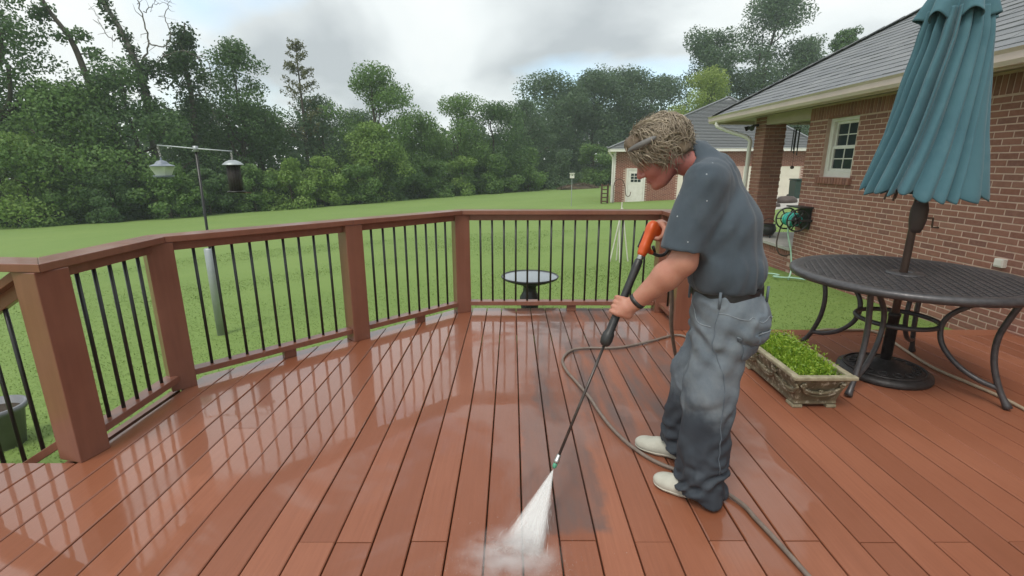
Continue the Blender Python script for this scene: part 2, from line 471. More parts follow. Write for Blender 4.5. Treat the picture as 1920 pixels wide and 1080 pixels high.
# ------------------------------------------------------------------ mesh helpers
class MB:
    def __init__(s): s.v = []; s.f = []

    def add(s, v, f):
        o = len(s.v)
        s.v += [tuple(map(float, p)) for p in v]
        s.f += [tuple(i + o for i in q) for q in f]
        return s

    def hexa(s, p):                     # 8 points: bottom ring 0-3, top ring 4-7
        return s.add(p, [(3, 2, 1, 0), (4, 5, 6, 7), (0, 1, 5, 4), (1, 2, 6, 5), (2, 3, 7, 6), (3, 0, 4, 7)])

    def box(s, c, size, rz=0., rx=0., ry=0., taper=1.):
        m = Matrix.Rotation(rz, 3, 'Z') @ Matrix.Rotation(ry, 3, 'Y') @ Matrix.Rotation(rx, 3, 'X')
        hx, hy, hz = (k / 2 for k in size)
        pts = []
        for z, tp in ((-hz, 1.), (hz, taper)):
            for x, y in ((-hx, -hy), (hx, -hy), (hx, hy), (-hx, hy)):
                pts.append(m @ Vector((x * tp, y * tp, z)) + Vector(c))
        return s.hexa(pts)

    def bar(s, a, b, w, h, up=(0, 0, 1)):
        """rectangular bar from a to b; w is sideways, h along up"""
        a, b = Vector(a), Vector(b); d = (b - a).normalized()
        side = d.cross(Vector(up)).normalized(); u = side.cross(d)
        pts = []
        for e in (-h / 2, h / 2):
            for p, q in ((a, -w / 2), (a, w / 2), (b, w / 2), (b, -w / 2)):
                pts.append(p + side * q + u * e)
        return s.hexa(pts)

    def tube(s, pts, r, n=8, cap=True):
        pts = [Vector(p) for p in pts]
        rs = r if isinstance(r, (list, tuple)) else [r] * len(pts)
        rings = []; ref = None
        for i, p in enumerate(pts):
            d = (pts[min(i + 1, len(pts) - 1)] - pts[max(i - 1, 0)])
            d = d.normalized() if d.length > 1e-9 else Vector((0, 0, 1))
            if ref is None:
                ref = d.orthogonal().normalized()
            ref = (ref - d * ref.dot(d))
            ref = ref.normalized() if ref.length > 1e-6 else d.orthogonal().normalized()
            o = d.cross(ref)
            rings.append([p + (ref * math.cos(2 * math.pi * k / n) + o * math.sin(2 * math.pi * k / n)) * rs[i] for k in range(n)])
        v = [q for g in rings for q in g]; f = []
        for i in range(len(pts) - 1):
            for k in range(n):
                a = i * n + k; b = i * n + (k + 1) % n
                f.append((a, b, b + n, a + n))
        if cap:
            f.append(tuple(range(n - 1, -1, -1))); f.append(tuple((len(pts) - 1) * n + k for k in range(n)))
        return s.add(v, f)

    def lathe(s, prof, c=(0, 0, 0), n=24, axis=None, cap=True):
        """profile [(radius, height)] turned about the z axis (or a given axis vector)"""
        c = Vector(c); q = Matrix.Identity(3)
        if axis is not None: q = Vector(axis).to_track_quat('Z', 'Y').to_matrix()
        v = []; f = []
        for r, z in prof:
            for k in range(n):
                a = 2 * math.pi * k / n
                v.append(c + q @ Vector((r * math.cos(a), r * math.sin(a), z)))
        for i in range(len(prof) - 1):
            for k in range(n):
                a = i * n + k; b = i * n + (k + 1) % n
                f.append((a, b, b + n, a + n))
        if cap:
            if prof[0][0] > 1e-6: f.append(tuple(range(n - 1, -1, -1)))
            if prof[-1][0] > 1e-6: f.append(tuple((len(prof) - 1) * n + k for k in range(n)))
        return s.add(v, f)

    def torus(s, c, R_, r, n=32, m=8, sx=1., sy=1., axis=None, a0=0., a1=2 * math.pi):
        q = Matrix.Identity(3)
        if axis is not None: q = Vector(axis).to_track_quat('Z', 'Y').to_matrix()
        full = abs(a1 - a0 - 2 * math.pi) < 1e-6
        N = n if full else n + 1
        v = []; f = []
        for i in range(N):
            a = a0 + (a1 - a0) * i / n
            for k in range(m):
                b = 2 * math.pi * k / m
                rr = R_ + r * math.cos(b)
                v.append(Vector(c) + q @ Vector((rr * math.cos(a) * sx, rr * math.sin(a) * sy, r * math.sin(b))))
        for i in range(n):
            for k in range(m):
                i2 = (i + 1) % N
                f.append((i * m + k, i2 * m + k, i2 * m + (k + 1) % m, i * m + (k + 1) % m))
        return s.add(v, f)

    def mesh(s, name, mat, smooth=False):
        me = bpy.data.meshes.new(name)
        me.from_pydata(s.v, [], s.f); me.update()
        if mat is not None: me.materials.append(M[mat])
        if smooth: me.polygons.foreach_set('use_smooth', [True] * len(me.polygons))
        return me

    def build(s, name, mat, parent=None, smooth=False, bevel=0., kind=None):
        return link(name, s.mesh(name, mat, smooth), parent, bevel, kind)


def link(name, me, parent=None, bevel=0., kind=None):
    o = bpy.data.objects.new(name, me); COL.objects.link(o)
    if parent is not None:
        o.parent = parent
        o.matrix_parent_inverse = Matrix.LocRotScale(parent_loc(parent), parent.rotation_euler, None).inverted()
    if bevel:
        b = o.modifiers.new('bevel', 'BEVEL'); b.width = bevel; b.segments = 2; b.limit_method = 'ANGLE'
    if kind: o['kind'] = kind
    return o


def parent_loc(p):
    return p.location if p.parent is None else Vector((0, 0, 0))


def thing(name, label, cat, loc=(0, 0, 0), group=None):
    o = bpy.data.objects.new(name, None); COL.objects.link(o); o.location = loc
    o.empty_display_size = .1
    return tag(o, label, cat, group)


def tag(o, label, cat, group=None):
    o['label'] = label; o['category'] = cat
    if group: o['group'] = group
    return o


def np_mesh(name, verts, faces, mat, smooth=False):
    """verts (n,3) and faces (m,k) arrays to a mesh, fast"""
    me = bpy.data.meshes.new(name)
    verts = np.ascontiguousarray(verts, dtype=np.float32); faces = np.ascontiguousarray(faces, dtype=np.int32)
    k = faces.shape[1]
    me.vertices.add(len(verts)); me.vertices.foreach_set('co', verts.ravel())
    me.loops.add(faces.size); me.loops.foreach_set('vertex_index', faces.ravel())
    me.polygons.add(len(faces)); me.polygons.foreach_set('loop_start', np.arange(0, faces.size, k, dtype=np.int32))
    me.update(calc_edges=True); me.validate()
    if mat is not None: me.materials.append(M[mat])
    if smooth: me.polygons.foreach_set('use_smooth', np.ones(len(faces), dtype=bool))
    return me


def catmull(pts, n=8):
    P = [Vector(p) for p in pts]; P = [P[0] * 2 - P[1]] + P + [P[-1] * 2 - P[-2]]
    out = []
    for i in range(1, len(P) - 2):
        for k in range(n):
            t = k / n
            out.append(.5 * ((2 * P[i]) + (P[i + 1] - P[i - 1]) * t + (2 * P[i - 1] - 5 * P[i] + 4 * P[i + 1] - P[i + 2]) * t * t
                             + (3 * P[i] - P[i - 1] - 3 * P[i + 1] + P[i + 2]) * t ** 3))
    out.append(P[-2])
    return out


# ------------------------------------------------------------------ terrain
def ground_z(x, y):
    xs = np.clip(x, -70, 45); ys = np.clip(y, -20, 120)
    return -.215 + .045 * xs - .03 * ys


def sstep(a, b, x):
    t = np.clip((x - a) / (b - a), 0, 1); return t * t * (3 - 2 * t)


def build_lawn():
    xs = np.unique(np.concatenate([np.linspace(-205, -70, 10), np.linspace(-70, 45, 70), np.linspace(45, 205, 10)]))
    ys = np.unique(np.concatenate([np.linspace(-115, -20, 6), np.linspace(-20, 120, 90), np.linspace(120, 205, 8)]))
    X, Y = np.meshgrid(xs, ys)
    rg = np.random.default_rng(3)
    Z = ground_z(X, Y) + rg.normal(0, .012, X.shape) * ((X > -60) & (X < 40) & (Y > 8) & (Y < 100))
    V = np.stack([X, Y, Z], -1).reshape(-1, 3)
    nx, ny = len(xs), len(ys)
    i, j = np.meshgrid(np.arange(nx - 1), np.arange(ny - 1)); a = (j * nx + i).ravel()
    F = np.stack([a, a + 1, a + nx + 1, a + nx], -1)
    o = link('lawn', np_mesh('lawn', V, F, 'lawn', True)); o['kind'] = 'structure'
    o['label'] = 'mown green lawn sloping away from the deck to the trees'
    # blades of grass near the deck
    N = 230000
    d = rg.uniform(0, 1, N) ** 1.35
    rad = 2.2 + 13 * d
    ang = rg.uniform(R(-62), R(52), N)
    x = rad * np.sin(ang); y = rad * np.cos(ang)
    yfar = np.where(x < -.53, np.where(x < -2.3, 2.12, x + 5.30), np.where(x < 1.6, 4.78, 4.12))
    keep = (y > yfar) & ~((x > 4.28) & (y < 10.2))
    x, y, rad = x[keep], y[keep], rad[keep]
    n = len(x)
    h = rg.uniform(.006, .017, n) * (1 + rad * .01); w = rg.uniform(.0025, .005, n) * (1 + rad * .06)
    yaw = rg.uniform(0, 2 * np.pi, n); lean = rg.normal(0, .02, (n, 2))
    z = ground_z(x, y)
    V = np.empty((n, 3, 3))
    V[:, 0] = np.stack([x - w * np.cos(yaw), y - w * np.sin(yaw), z - .005], -1)
    V[:, 1] = np.stack([x + w * np.cos(yaw), y + w * np.sin(yaw), z - .005], -1)
    V[:, 2] = np.stack([x + lean[:, 0], y + lean[:, 1], z + h], -1)
    g = link('grass', np_mesh('grass', V.reshape(-1, 3), np.arange(n * 3).reshape(-1, 3), 'grass_blade'), kind='stuff')
    g['label'] = 'short grass blades of the lawn around the deck'; g['category'] = 'grass'


build_lawn()

# ------------------------------------------------------------------ deck
PITCH_B, X0 = .1461, -.105
GAP = .006


def far_edge(x):
    if x < -2.27: return 2.10
    if x < -.53: return 2.99 + (x + 2.27)
    if x < 1.57: return 4.735
    return 3.930


def build_deck():
    d = thing('deck', 'wet reddish brown plank deck under the man and the table', 'deck', (0, 1.5, 0))
    rg = random.Random(5)
    k0, k1 = -18, 30
    n = 0
    for k in range(k0, k1 + 1):
        xa, xb = X0 + k * PITCH_B + GAP / 2, X0 + (k + 1) * PITCH_B - GAP / 2
        if xb > 4.335: xb = 4.335
        if xb - xa < .03: continue
        if xa < -2.27 < xb or xa < -.53 < xb or xa < 1.57 < xb:
            pass
        ya, yb = far_edge(xa + 1e-4), far_edge(xb - 1e-4)
        if xa < -2.27 < xb: ya = yb = 2.10
        if xa < 1.57 < xb: ya = yb = 4.735
        near = -1.6
        cuts = []
        if k in (-5, -4) or (k >= -2 and k % 2 == 0): cuts.append(1.59 + rg.uniform(-.006, .006))
        else: cuts.append(rg.choice([.2, -.4]))
        if k in (-8, -10): cuts = [2.43]
        if k % 2 == 1 and k > 6 and rg.random() < .3: cuts.append(3.1)
        cuts = sorted(c for c in cuts if near + .2 < c < min(ya, yb) - .2)
        ys = [near] + cuts
        for i, y0 in enumerate(ys):
            last = i == len(ys) - 1
            e0 = y0 + (.002 if i else 0)
            ea, eb = (ya, yb) if last else (ys[i + 1] - .002,) * 2
            zt = rg.uniform(-.0015, .0015)
            b = .0035                              # eased long edges
            mb = MB()
            prof = [(xa, -.028), (xa, zt - b), (xa + b, zt), (xb - b, zt), (xb, zt - b), (xb, -.028)]
            v = [(x, e0, z) for x, z in prof] + [(x, ea + (eb - ea) * (x - xa) / (xb - xa), z) for x, z in prof]
            m = len(prof)
            f = [(i2, (i2 + 1) % m, (i2 + 1) % m + m, i2 + m) for i2 in range(m)]
            f = [tuple(reversed(q)) for q in f] + [tuple(range(m)), tuple(range(2 * m - 1, m - 1, -1))]
            mb.add(v, f); mb.build('deck_board', 'deck_wood', d)
    # picture-frame board along the open right-hand edge
    MB().box(((1.575 + 4.335) / 2, 4.008, -.0145), (4.335 - 1.575, .143, .029)).build('edge_board', 'deck_wood', d, bevel=.003)
    # rim boards under the edges and joists
    def rim(a, b):
        MB().bar((*a, -.155), (*b, -.155), .038, .24).build('rim_board', 'rail_wood', d)
    rim((-2.245, 2.13), (-2.245, 2.98)); rim((-2.235, 3.0), (-.53, 4.705)); rim((-.52, 4.712), (1.55, 4.712))
    rim((1.55, 4.70), (1.55, 4.07)); rim((1.58, 4.055), (4.33, 4.055)); rim((-2.66, 2.075), (-2.26, 2.075))
    for y in np.arange(-1.4, 4.0, .8):
        xl = -2.2 if y < 2.9 else y - 5.15
        MB().box(((xl + 4.3) / 2, y, -.115), (4.3 - xl, .038, .16)).build('joist', 'joist_wood', d)
    return d


DECK = build_deck()


def build_stairs():
    s = thing('deck_stairs', 'short wooden stairs leading down from the left side of the deck', 'stairs', (-2.7, 1.5, -.6))
    for i in range(2):
        for j in range(2):
            MB().box((-2.77 - .27 * i - .13 * j + .065, 1.35, -.19 - .17 * i), (.125, 1.4, .03)).build('tread', 'deck_wood', s, bevel=.003)
    for y in (.68, 2.02):
        MB().bar((-2.68, y, -.19), (-3.3, y, -.56), .038, .2).build('stringer', 'rail_wood', s)


build_stairs()

# ------------------------------------------------------------------ railing
POSTS = [(-2.172, 2.185, R(-14)), (-2.19, 2.965, R(45)), (-1.295, 3.868, R(45)), (-.495, 4.655, R(22)), (1.48, 4.655, 0), (1.50, 4.13, 0)]


def build_railing():
    r = thing('deck_railing', 'reddish brown wooden railing with black round balusters around the deck edge', 'railing', (0, 3.9, 0))
    for x, y, a in POSTS:
        MB().box((x, y, .4805), (.142, .142, .961), a).build('post', 'rail_wood', r, bevel=.004)
    P = [Vector((p[0], p[1], 0)) for p in POSTS]
    # mitred cap boards
    wid = .077
    path = [P[0] + Vector((-.40, .025, 0))] + P[:-1] + [P[-1] + (P[-1] - P[-2]).normalized() * .08]
    def offs(i, s):
        p = path[i]
        d0 = (path[i] - path[i - 1]).normalized() if i else (path[1] - path[0]).normalized()
        d1 = (path[i + 1] - path[i]).normalized() if i < len(path) - 1 else d0
        n0 = Vector((-d0.y, d0.x, 0)); n1 = Vector((-d1.y, d1.x, 0))
        m = (n0 + n1).normalized()
        return p + m * (s * wid / max(.3, m.dot(n0)))
    for i in range(len(path) - 1):
        a, b = path[i], path[i + 1]
        e = (b - a).normalized() * .0006
        q = [offs(i, -1) + e, offs(i + 1, -1) - e, offs(i + 1, 1) - e, offs(i, 1) + e]
        mb = MB().hexa([(p.x, p.y, .962) for p in q] + [(p.x, p.y, 1.0) for p in q])
        mb.build('cap_rail', 'rail_wood', r, bevel=.003)
    spacing = .114
    for i in range(len(P) - 1):
        a, b = P[i], P[i + 1]; d = (b - a); Lg = d.length; d.normalize()
        st = .076 if i not in (1, 2) else .074
        a2, b2 = a + d * st, b - d * st
        up = Vector((0, 0, 1))
        MB().bar(a2 + up * .932, b2 + up * .932, .040, .058).build('top_rail', 'rail_wood', r, bevel=.003)
        MB().bar(a2 + up * .085, b2 + up * .085, .088, .040).build('bottom_rail', 'rail_wood', r, bevel=.003)
        run = (b2 - a2).length; n = max(1, int(round(run / spacing)) - 1)
        for k in range(1, n + 1):
            p = a2 + (b2 - a2) * (k / (n + 1))
            MB().tube([p + up * .098, p + up * .918], .0098, 10).build('baluster', 'black_metal', r, True)
        mid = a + (b - a) * .55
        if Lg > .9:
            MB().box((mid.x, mid.y, .0325), (.09, .045, .063), math.atan2(d.y, d.x)).build('support_block', 'rail_wood', r, bevel=.002)


build_railing()


def build_stair_railing():
    s = thing('stair_railing', 'sloping wooden stair handrail with black balusters at the left edge of the deck', 'railing', (-2.6, 2.2, -.3))
    sl = -.62
    a = Vector((-2.262, 2.235, .905)); b = a + Vector((-1.0, .02, sl))
    MB().bar(a + Vector((0, 0, .045)), b + Vector((0, 0, .045)), .14, .036).build('handrail', 'rail_wood', s, bevel=.003)
    MB().bar(a + Vector((.006, 0, -.005)), b + Vector((.006, 0, -.005)), .04, .06).build('top_rail', 'rail_wood', s, bevel=.003)
    lo = Vector((0, 0, -.83))
    MB().bar(a + lo, b + lo, .08, .04).build('bottom_rail', 'rail_wood', s, bevel=.003)
    for k in range(8):
        p = a + (b - a) * ((k + .55) / 8.6)
        MB().tube([p + Vector((0, 0, -.83)), p + Vector((0, 0, -.01))], .0098, 10).build('baluster', 'black_metal', s, True)
    MB().box((b.x - .07, b.y, -.05), (.142, .142, 1.02)).build('post', 'rail_wood', s, bevel=.004)


build_stair_railing()


# ------------------------------------------------------------------ projection, used only to pick the largest pieces of brick and shingle work
def seen(x, y, z):
    dz = z - CAM_H
    c, s_ = math.cos(PITCH), math.sin(PITCH)
    zc_ = y * c - dz * s_
    if zc_ < .2: return None
    return 960 + 910 * x / zc_, 540 + 910 * (-(dz * c + y * s_)) / zc_, zc_


# ------------------------------------------------------------------ brick house on the right
WX = 4.34
BL, BH, MJ = .168, .0487, .0115
EAVE_X, EAVE_Z, ROOF_P = 3.93, 2.275, .62
HIP_Y = 9.95
_brick_mesh = {}


def brick_mesh(sx, sy, sz):
    key = (round(sx, 4), round(sy, 4), round(sz, 4))
    if key not in _brick_mesh:
        mb = MB(); b = .003
        hx, hy, hz = sx / 2, sy / 2, sz / 2
        mb.hexa([(-hx + b, -hy + b, -hz), (hx - b, -hy + b, -hz), (hx - b, hy - b, -hz), (-hx + b, hy - b, -hz),
                 (-hx + b, -hy + b, hz), (hx - b, -hy + b, hz), (hx - b, hy - b, hz), (-hx + b, hy - b, hz)])
        mb.v = []; mb.f = []
        # face towards -x is proud with eased edges
        mb.add([(hx, -hy, -hz), (hx, hy, -hz), (hx, hy, hz), (hx, -hy, hz),
                (-hx + b, -hy, -hz), (-hx + b, hy, -hz), (-hx + b, hy, hz), (-hx + b, -hy, hz),
                (-hx, -hy + b, -hz + b), (-hx, hy - b, -hz + b), (-hx, hy - b, hz - b), (-hx, -hy + b, hz - b)],
               [(0, 1, 2, 3), (4, 5, 1, 0), (5, 6, 2, 1), (6, 7, 3, 2), (7, 4, 0, 3),
                (8, 9, 5, 4), (9, 10, 6, 5), (10, 11, 7, 6), (11, 8, 4, 7), (11, 10, 9, 8)])
        _brick_mesh[key] = mb.mesh('brick', 'brick')
    return _brick_mesh[key]


def build_house():
    h = thing('brick_house', 'red brick house with grey shingle roof and white window on the right', 'house', (6.5, 5, 0))
    rg = random.Random(11)
    zb, zt = -.40, 2.21
    win = (6.40, 7.03, 1.245, 2.05)       # y0 y1 z0 z1
    yend = 7.445
    wall = MB()
    # mortar backing wall with the window opening left free
    x0, x1 = WX + .0035, WX + .2
    for (ya, yb, za, zc_) in ((-2.5, win[0], zb, zt), (win[1], yend - .008, zb, zt), (win[0], win[1], zb, win[2]), (win[0], win[1], win[3], zt)):
        wall.box(((x0 + x1) / 2, (ya + yb) / 2, (za + zc_) / 2), (x1 - x0, yb - ya, zc_ - za))
    W = wall.build('wall', 'mortar', h)
    bricks = []                            # (centre, size, rotz)
    row = 0; z = zb + BH / 2
    soldier_z = 2.03
    while z < soldier_z - BH / 2:
        off = (row % 2) * (BL + MJ) / 2
        y = yend - BL / 2 + off
        while y > -2.4:
            ya, yb = y - BL / 2, min(y + BL / 2, yend)
            segs = [(ya, yb)]
            if win[2] - .075 < z < win[3] + .01:
                w0, w1 = win[0] - .006, win[1] + .006
                segs = []
                if ya < w0: segs.append((ya, min(yb, w0)))
                if yb > w1: segs.append((max(ya, w1), yb))
            for a, b in segs:
                if b - a > .02:
                    bricks.append(((WX + .045, (a + b) / 2, z), (.09 + rg.uniform(-.002, .002), round(b - a, 3), BH), 0))
            y -= BL + MJ
        z += BH + MJ; row += 1
    # soldier course under the soffit
    y = yend - BH / 2
    while y > -2.4:
        bricks.append(((WX + .043, y, soldier_z + .071), (.09, BH, .168), 0)); y -= BH + MJ
    # brick window sill, on edge
    y = win[0] - .02
    while y < win[1] + .06:
        bricks.append(((WX + .03, y, win[2] - .048), (.14, BH, .085), 0)); y += BH + MJ
    # end wall round the corner (faces +y)
    rowsz = zb + BH / 2; row = 0
    # column by the porch
    CX0, CX1, CY0, CY1 = 4.34, 4.70, 8.72, 9.08
    col_b = []
    z = .16 + BH / 2; row = 0
    while z < 2.20:
        for face in range(2):
            o = (row % 2) * .1
            if face == 0:                 # faces -y
                xs = CX0 + o - .1
                while xs < CX1:
                    a, b = max(xs, CX0), min(xs + BL, CX1)
                    if b - a > .03: col_b.append((((a + b) / 2, CY0 + .03, z), (.06, b - a, BH), math.pi / 2))
                    xs += BL + MJ
            else:                         # faces -x
                ys = CY0 + .062 + o - .1
                while ys < CY1:
                    a, b = max(ys, CY0 + .062), min(ys + BL, CY1)
                    if b - a > .03: col_b.append(((CX0 + .03, (a + b) / 2, z), (.06, b - a, BH), 0))
                    ys += BL + MJ
        z += BH + MJ; row += 1
    # porch foundation, faces -x, between the house corner and the column
    fnd = []
    z = -.44 + BH / 2; row = 0
    while z < .045:
        y = yend + .003 + (row % 2) * .1
        while y < 9.2:
            b = min(y + BL, 9.2)
            if b - y > .03: fnd.append(((WX + .035, (y + b) / 2, z), (.07, b - y, BH), 0))
            y += BL + MJ
        z += BH + MJ; row += 1
    y = yend + .03
    while y < 9.18:
        fnd.append(((WX + .033, y, .062), (.07, BH, .075), 0)); y += BH + MJ

    def place(lst, parent, budget):
        def score(b):
            (x, y, z), (sx, sy, sz), rz = b
            p = seen(x, y, z)
            if p is None: return -1
            u, v, zz = p
            if not (0 < u < 1935 and 0 < v < 1080): return -1
            hid = (1640 < u < 1835 and v < 380) or (1500 < u < 1920 and 490 < v < 570 and u < 1850) or (1280 < u < 1425)
            return (sy * sz / zz / zz) * (.01 if hid else 1.)
        order = sorted(lst, key=score, reverse=True)
        single = [b for b in order[:budget] if score(b) > 0]; rest = order[len(single):]
        for c, s, rz in single:
            o = link('brick', brick_mesh(*s), parent)
            o.location = c; o.rotation_euler.z = rz
        if rest:
            vs_, fs_ = [], []
            for c, s, rz in rest:
                me = brick_mesh(*s); o0 = len(vs_)
                m = Matrix.Translation(c) @ Matrix.Rotation(rz, 4, 'Z')
                vs_ += [tuple(m @ v.co) for v in me.vertices]
                fs_ += [tuple(i + o0 for i in p.vertices) for p in me.polygons]
            mb = MB(); mb.v = vs_; mb.f = fs_
            mb.build('brickwork', 'brick', parent, kind='stuff')
    place(bricks, W, 270)
    # column core and porch
    cm = MB().box(((CX0 + CX1) / 2 + .004, (CY0 + CY1) / 2 + .004, 1.18), (CX1 - CX0 - .016, CY1 - CY0 - .016, 2.06)).build('porch_column', 'mortar', h)
    place(col_b, cm, 0)
    pf = MB().box((5.44, 8.32, -.19), (2.18, 1.74, .57)).build('porch_foundation', 'mortar', h)
    place(fnd, pf, 30)
    MB().box((5.42, 8.33, .131), (2.24, 1.78, .05)).build('porch_floor', 'concrete', h, bevel=.004)
    # header beam over the porch, soffit, fascia, gutter
    MB().box((4.44, 8.30, 2.135), (.19, 1.69, .15)).build('porch_beam', 'tan_paint', h)
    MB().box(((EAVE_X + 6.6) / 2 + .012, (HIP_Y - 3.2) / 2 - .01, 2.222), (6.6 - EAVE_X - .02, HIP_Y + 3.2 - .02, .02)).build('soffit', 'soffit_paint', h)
    MB().box((EAVE_X - .008, (HIP_Y - 3.2) / 2, 2.215), (.02, HIP_Y + 3.2, .13)).build('fascia', 'tan_paint', h)
    MB().box((5.3, HIP_Y + .002, 2.215), (2.74, .02, .13)).build('fascia', 'tan_paint', h)
    # K-style gutter: an open trough
    g = MB(); prof = [(-.020, 2.278), (-.020, 2.165), (-.085, 2.165), (-.108, 2.20), (-.108, 2.255), (-.125, 2.275), (-.132, 2.283), (-.122, 2.285), (-.100, 2.258), (-.098, 2.205), (-.08, 2.175), (-.028, 2.175), (-.028, 2.278)]
    v = [(EAVE_X + a, y, b) for y in (-3.2, HIP_Y + .01) for a, b in prof]; m = len(prof)
    f = [(i, (i + 1) % m, (i + 1) % m + m, i + m) for i in range(m)] + [tuple(range(m - 1, -1, -1)), tuple(range(m, 2 * m))]
    g.add(v, f).build('gutter', 'gutter_paint', h)
    # downspout with its elbow at the porch corner
    dsp = catmull([(EAVE_X - .06, 9.62, 2.17), (EAVE_X - .06, 9.61, 2.10), (4.06, 9.45, 1.99), (4.22, 9.22, 1.90), (4.29, 9.135, 1.82), (4.29, 9.13, 1.70)], 5) + [Vector((4.29, 9.13, .2)), Vector((4.27, 9.13, -.1))]
    MB().tube(dsp, .036, 10).build('downspout', 'white_paint', h, True)
    lamp = MB().box((4.30, 9.0, 2.07), (.07, .07, .04)); lamp.lathe([(.012, 0), (.035, .04), (.045, .1), (.0, .1)], (4.24, 8.96, 2.05), 12, (-.6, -.7, -.35)); lamp.lathe([(.012, 0), (.035, .04), (.045, .1), (.0, .1)], (4.24, 9.05, 2.05), 12, (-.8, .3, -.35))
    lamp.build('security_light', 'black_plastic', h)
    # ---- window
    y0, y1, z0, z1 = win
    wn_ = MB().box((WX + .165, (y0 + y1) / 2, (z0 + z1) / 2), (.02, y1 - y0 - .02, z1 - z0 - .02)).build('window', 'eye_dark', h)
    fr = MB(); t = .078
    for a, b, c, d in ((y0, y0 + t, z0, z1), (y1 - t, y1, z0, z1), (y0 + t, y1 - t, z0, z0 + t), (y0 + t, y1 - t, z1 - t, z1)):
        fr.box((WX + .095, (a + b) / 2, (c + d) / 2), (.085, b - a, d - c))
    fr.build('frame', 'white_paint', wn_, bevel=.003)
    zm = (z0 + z1) / 2 - .01
    for nm, za, zb_, xo in (('upper_sash', zm - .012, z1 - t, .103), ('lower_sash', z0 + t, zm + .012, .087)):
        sh = MB(); s = .034
        ya, yb = y0 + t + .001, y1 - t - .001
        for a, b, c, d in ((ya, ya + s, za, zb_), (yb - s, yb, za, zb_), (ya + s, yb - s, za, za + s), (ya + s, yb - s, zb_ - s, zb_)):
            sh.box((WX + xo, (a + b) / 2, (c + d) / 2), (.028, b - a, d - c))
        sh.box((WX + xo + .004, (ya + yb) / 2, (za + zb_) / 2), (.012, .012, zb_ - za - 2 * s))
        sh.box((WX + xo + .004, (ya + yb) / 2, (za + zb_) / 2), (.011, yb - ya - 2 * s, .012))
        sh.build(nm, 'white_paint', wn_)
        ym, zmm = (ya + yb) / 2, (za + zb_) / 2
        for pa, pb in ((ya + s, ym - .006), (ym + .006, yb - s)):
            for pc, pd in ((za + s, zmm - .006), (zmm + .006, zb_ - s)):
                MB().box((WX + xo + .008, (pa + pb) / 2, (pc + pd) / 2), (.004, pb - pa, pd - pc)).build('pane', 'window_glass', wn_)
    # ---- weatherproof outlet
    ob = MB().box((WX - .012, 4.215, .575), (.05, .085, .075)).build('outlet_box', 'white_paint', h, bevel=.004)
    MB().box((WX - .04, 4.215, .578), (.008, .07, .055)).build('outlet_cover', 'white_paint', ob, bevel=.002)
    # ---- roof
    slope = math.hypot(1, ROOF_P)
    nrow = 38; run = .118
    Ymin = -3.2
    ridge = nrow * run
    deckm = MB()
    def rp(rn, y, up=0.):
        return (EAVE_X - .03 + rn - up * ROOF_P / slope, y, EAVE_Z + .008 + rn * ROOF_P + up / slope)
    deckm.add([rp(0, Ymin), rp(0, HIP_Y + .03), rp(ridge, HIP_Y + .03 - ridge), rp(ridge, Ymin)], [(0, 1, 2, 3)])
    # far hip slope and back slope, closing the roof
    rx = EAVE_X - .03 + ridge; rz = EAVE_Z + .008 + ridge * ROOF_P
    bx = rx + ridge
    deckm.add([(EAVE_X - .03, HIP_Y + .03, EAVE_Z + .008), (bx, HIP_Y + .03, EAVE_Z + .008), (rx, HIP_Y + .03 - ridge, rz)], [(0, 1, 2)])
    deckm.add([(bx, HIP_Y + .03, EAVE_Z + .008), (bx, Ymin, EAVE_Z + .008), (rx, Ymin, rz), (rx, HIP_Y + .03 - ridge, rz)], [(0, 1, 2, 3)])
    roof = deckm.build('roof', 'roof_under', h)
    sh = []
    for r_ in range(nrow):
        ymax = HIP_Y + .03 - r_ * run
        y = ymax + rg.uniform(0, .2)
        while y > Ymin:
            w = rg.choice((.17, .22, .27, .32))
            a, b = max(y - w, Ymin), min(y, ymax)
            y -= w
            if b - a < .02: continue
            th = rg.choice((.006, .006, .010))
            sh.append((r_, a + .003, b, th))
    def shingle_pts(r_, a, b, th):
        bt = max(b - run * 1.25, a) if b > HIP_Y - r_ * run - .02 else b
        lo, hi = r_ * run - .012, r_ * run + run * 1.25
        return [rp(lo, a, .002), rp(lo, b, .002), rp(hi, bt, .001), rp(hi, a, .001),
                rp(lo, a, th + .006), rp(lo, b, th + .006), rp(hi, bt, .003), rp(hi, a, .003)]
    def sscore(s):
        r_, a, b, th = s
        p = seen(*rp((r_ + .5) * run, (a + b) / 2))
        if p is None or not (0 < p[0] < 1930 and -5 < p[1] < 1080): return -1
        return (b - a) / p[2] ** 2 * (.02 if 1735 < p[0] < 1850 else 1)
    order = sorted(sh, key=sscore, reverse=True)
    for s in order[:295]:
        MB().hexa(shingle_pts(*s)).build('shingle', 'shingle', roof)
    rest = MB()
    for s in order[295:]: rest.hexa(shingle_pts(*s))
    rest.build('shingle_field', 'shingle', roof, kind='stuff')
    hipm = MB(); k = 0
    while k * .16 < ridge * 1.3:
        a = k * .16; hipm.bar((EAVE_X - .02 + a, HIP_Y + .02 - a, EAVE_Z + .03 + a * ROOF_P), (EAVE_X - .02 + a + .2, HIP_Y + .02 - a - .2, EAVE_Z + .042 + (a + .2) * ROOF_P), .2, .012)
        k += 1
        if a > ridge - .2: break
    hipm.build('hip_cap', 'shingle', roof)
    return h


HOUSE = build_house()


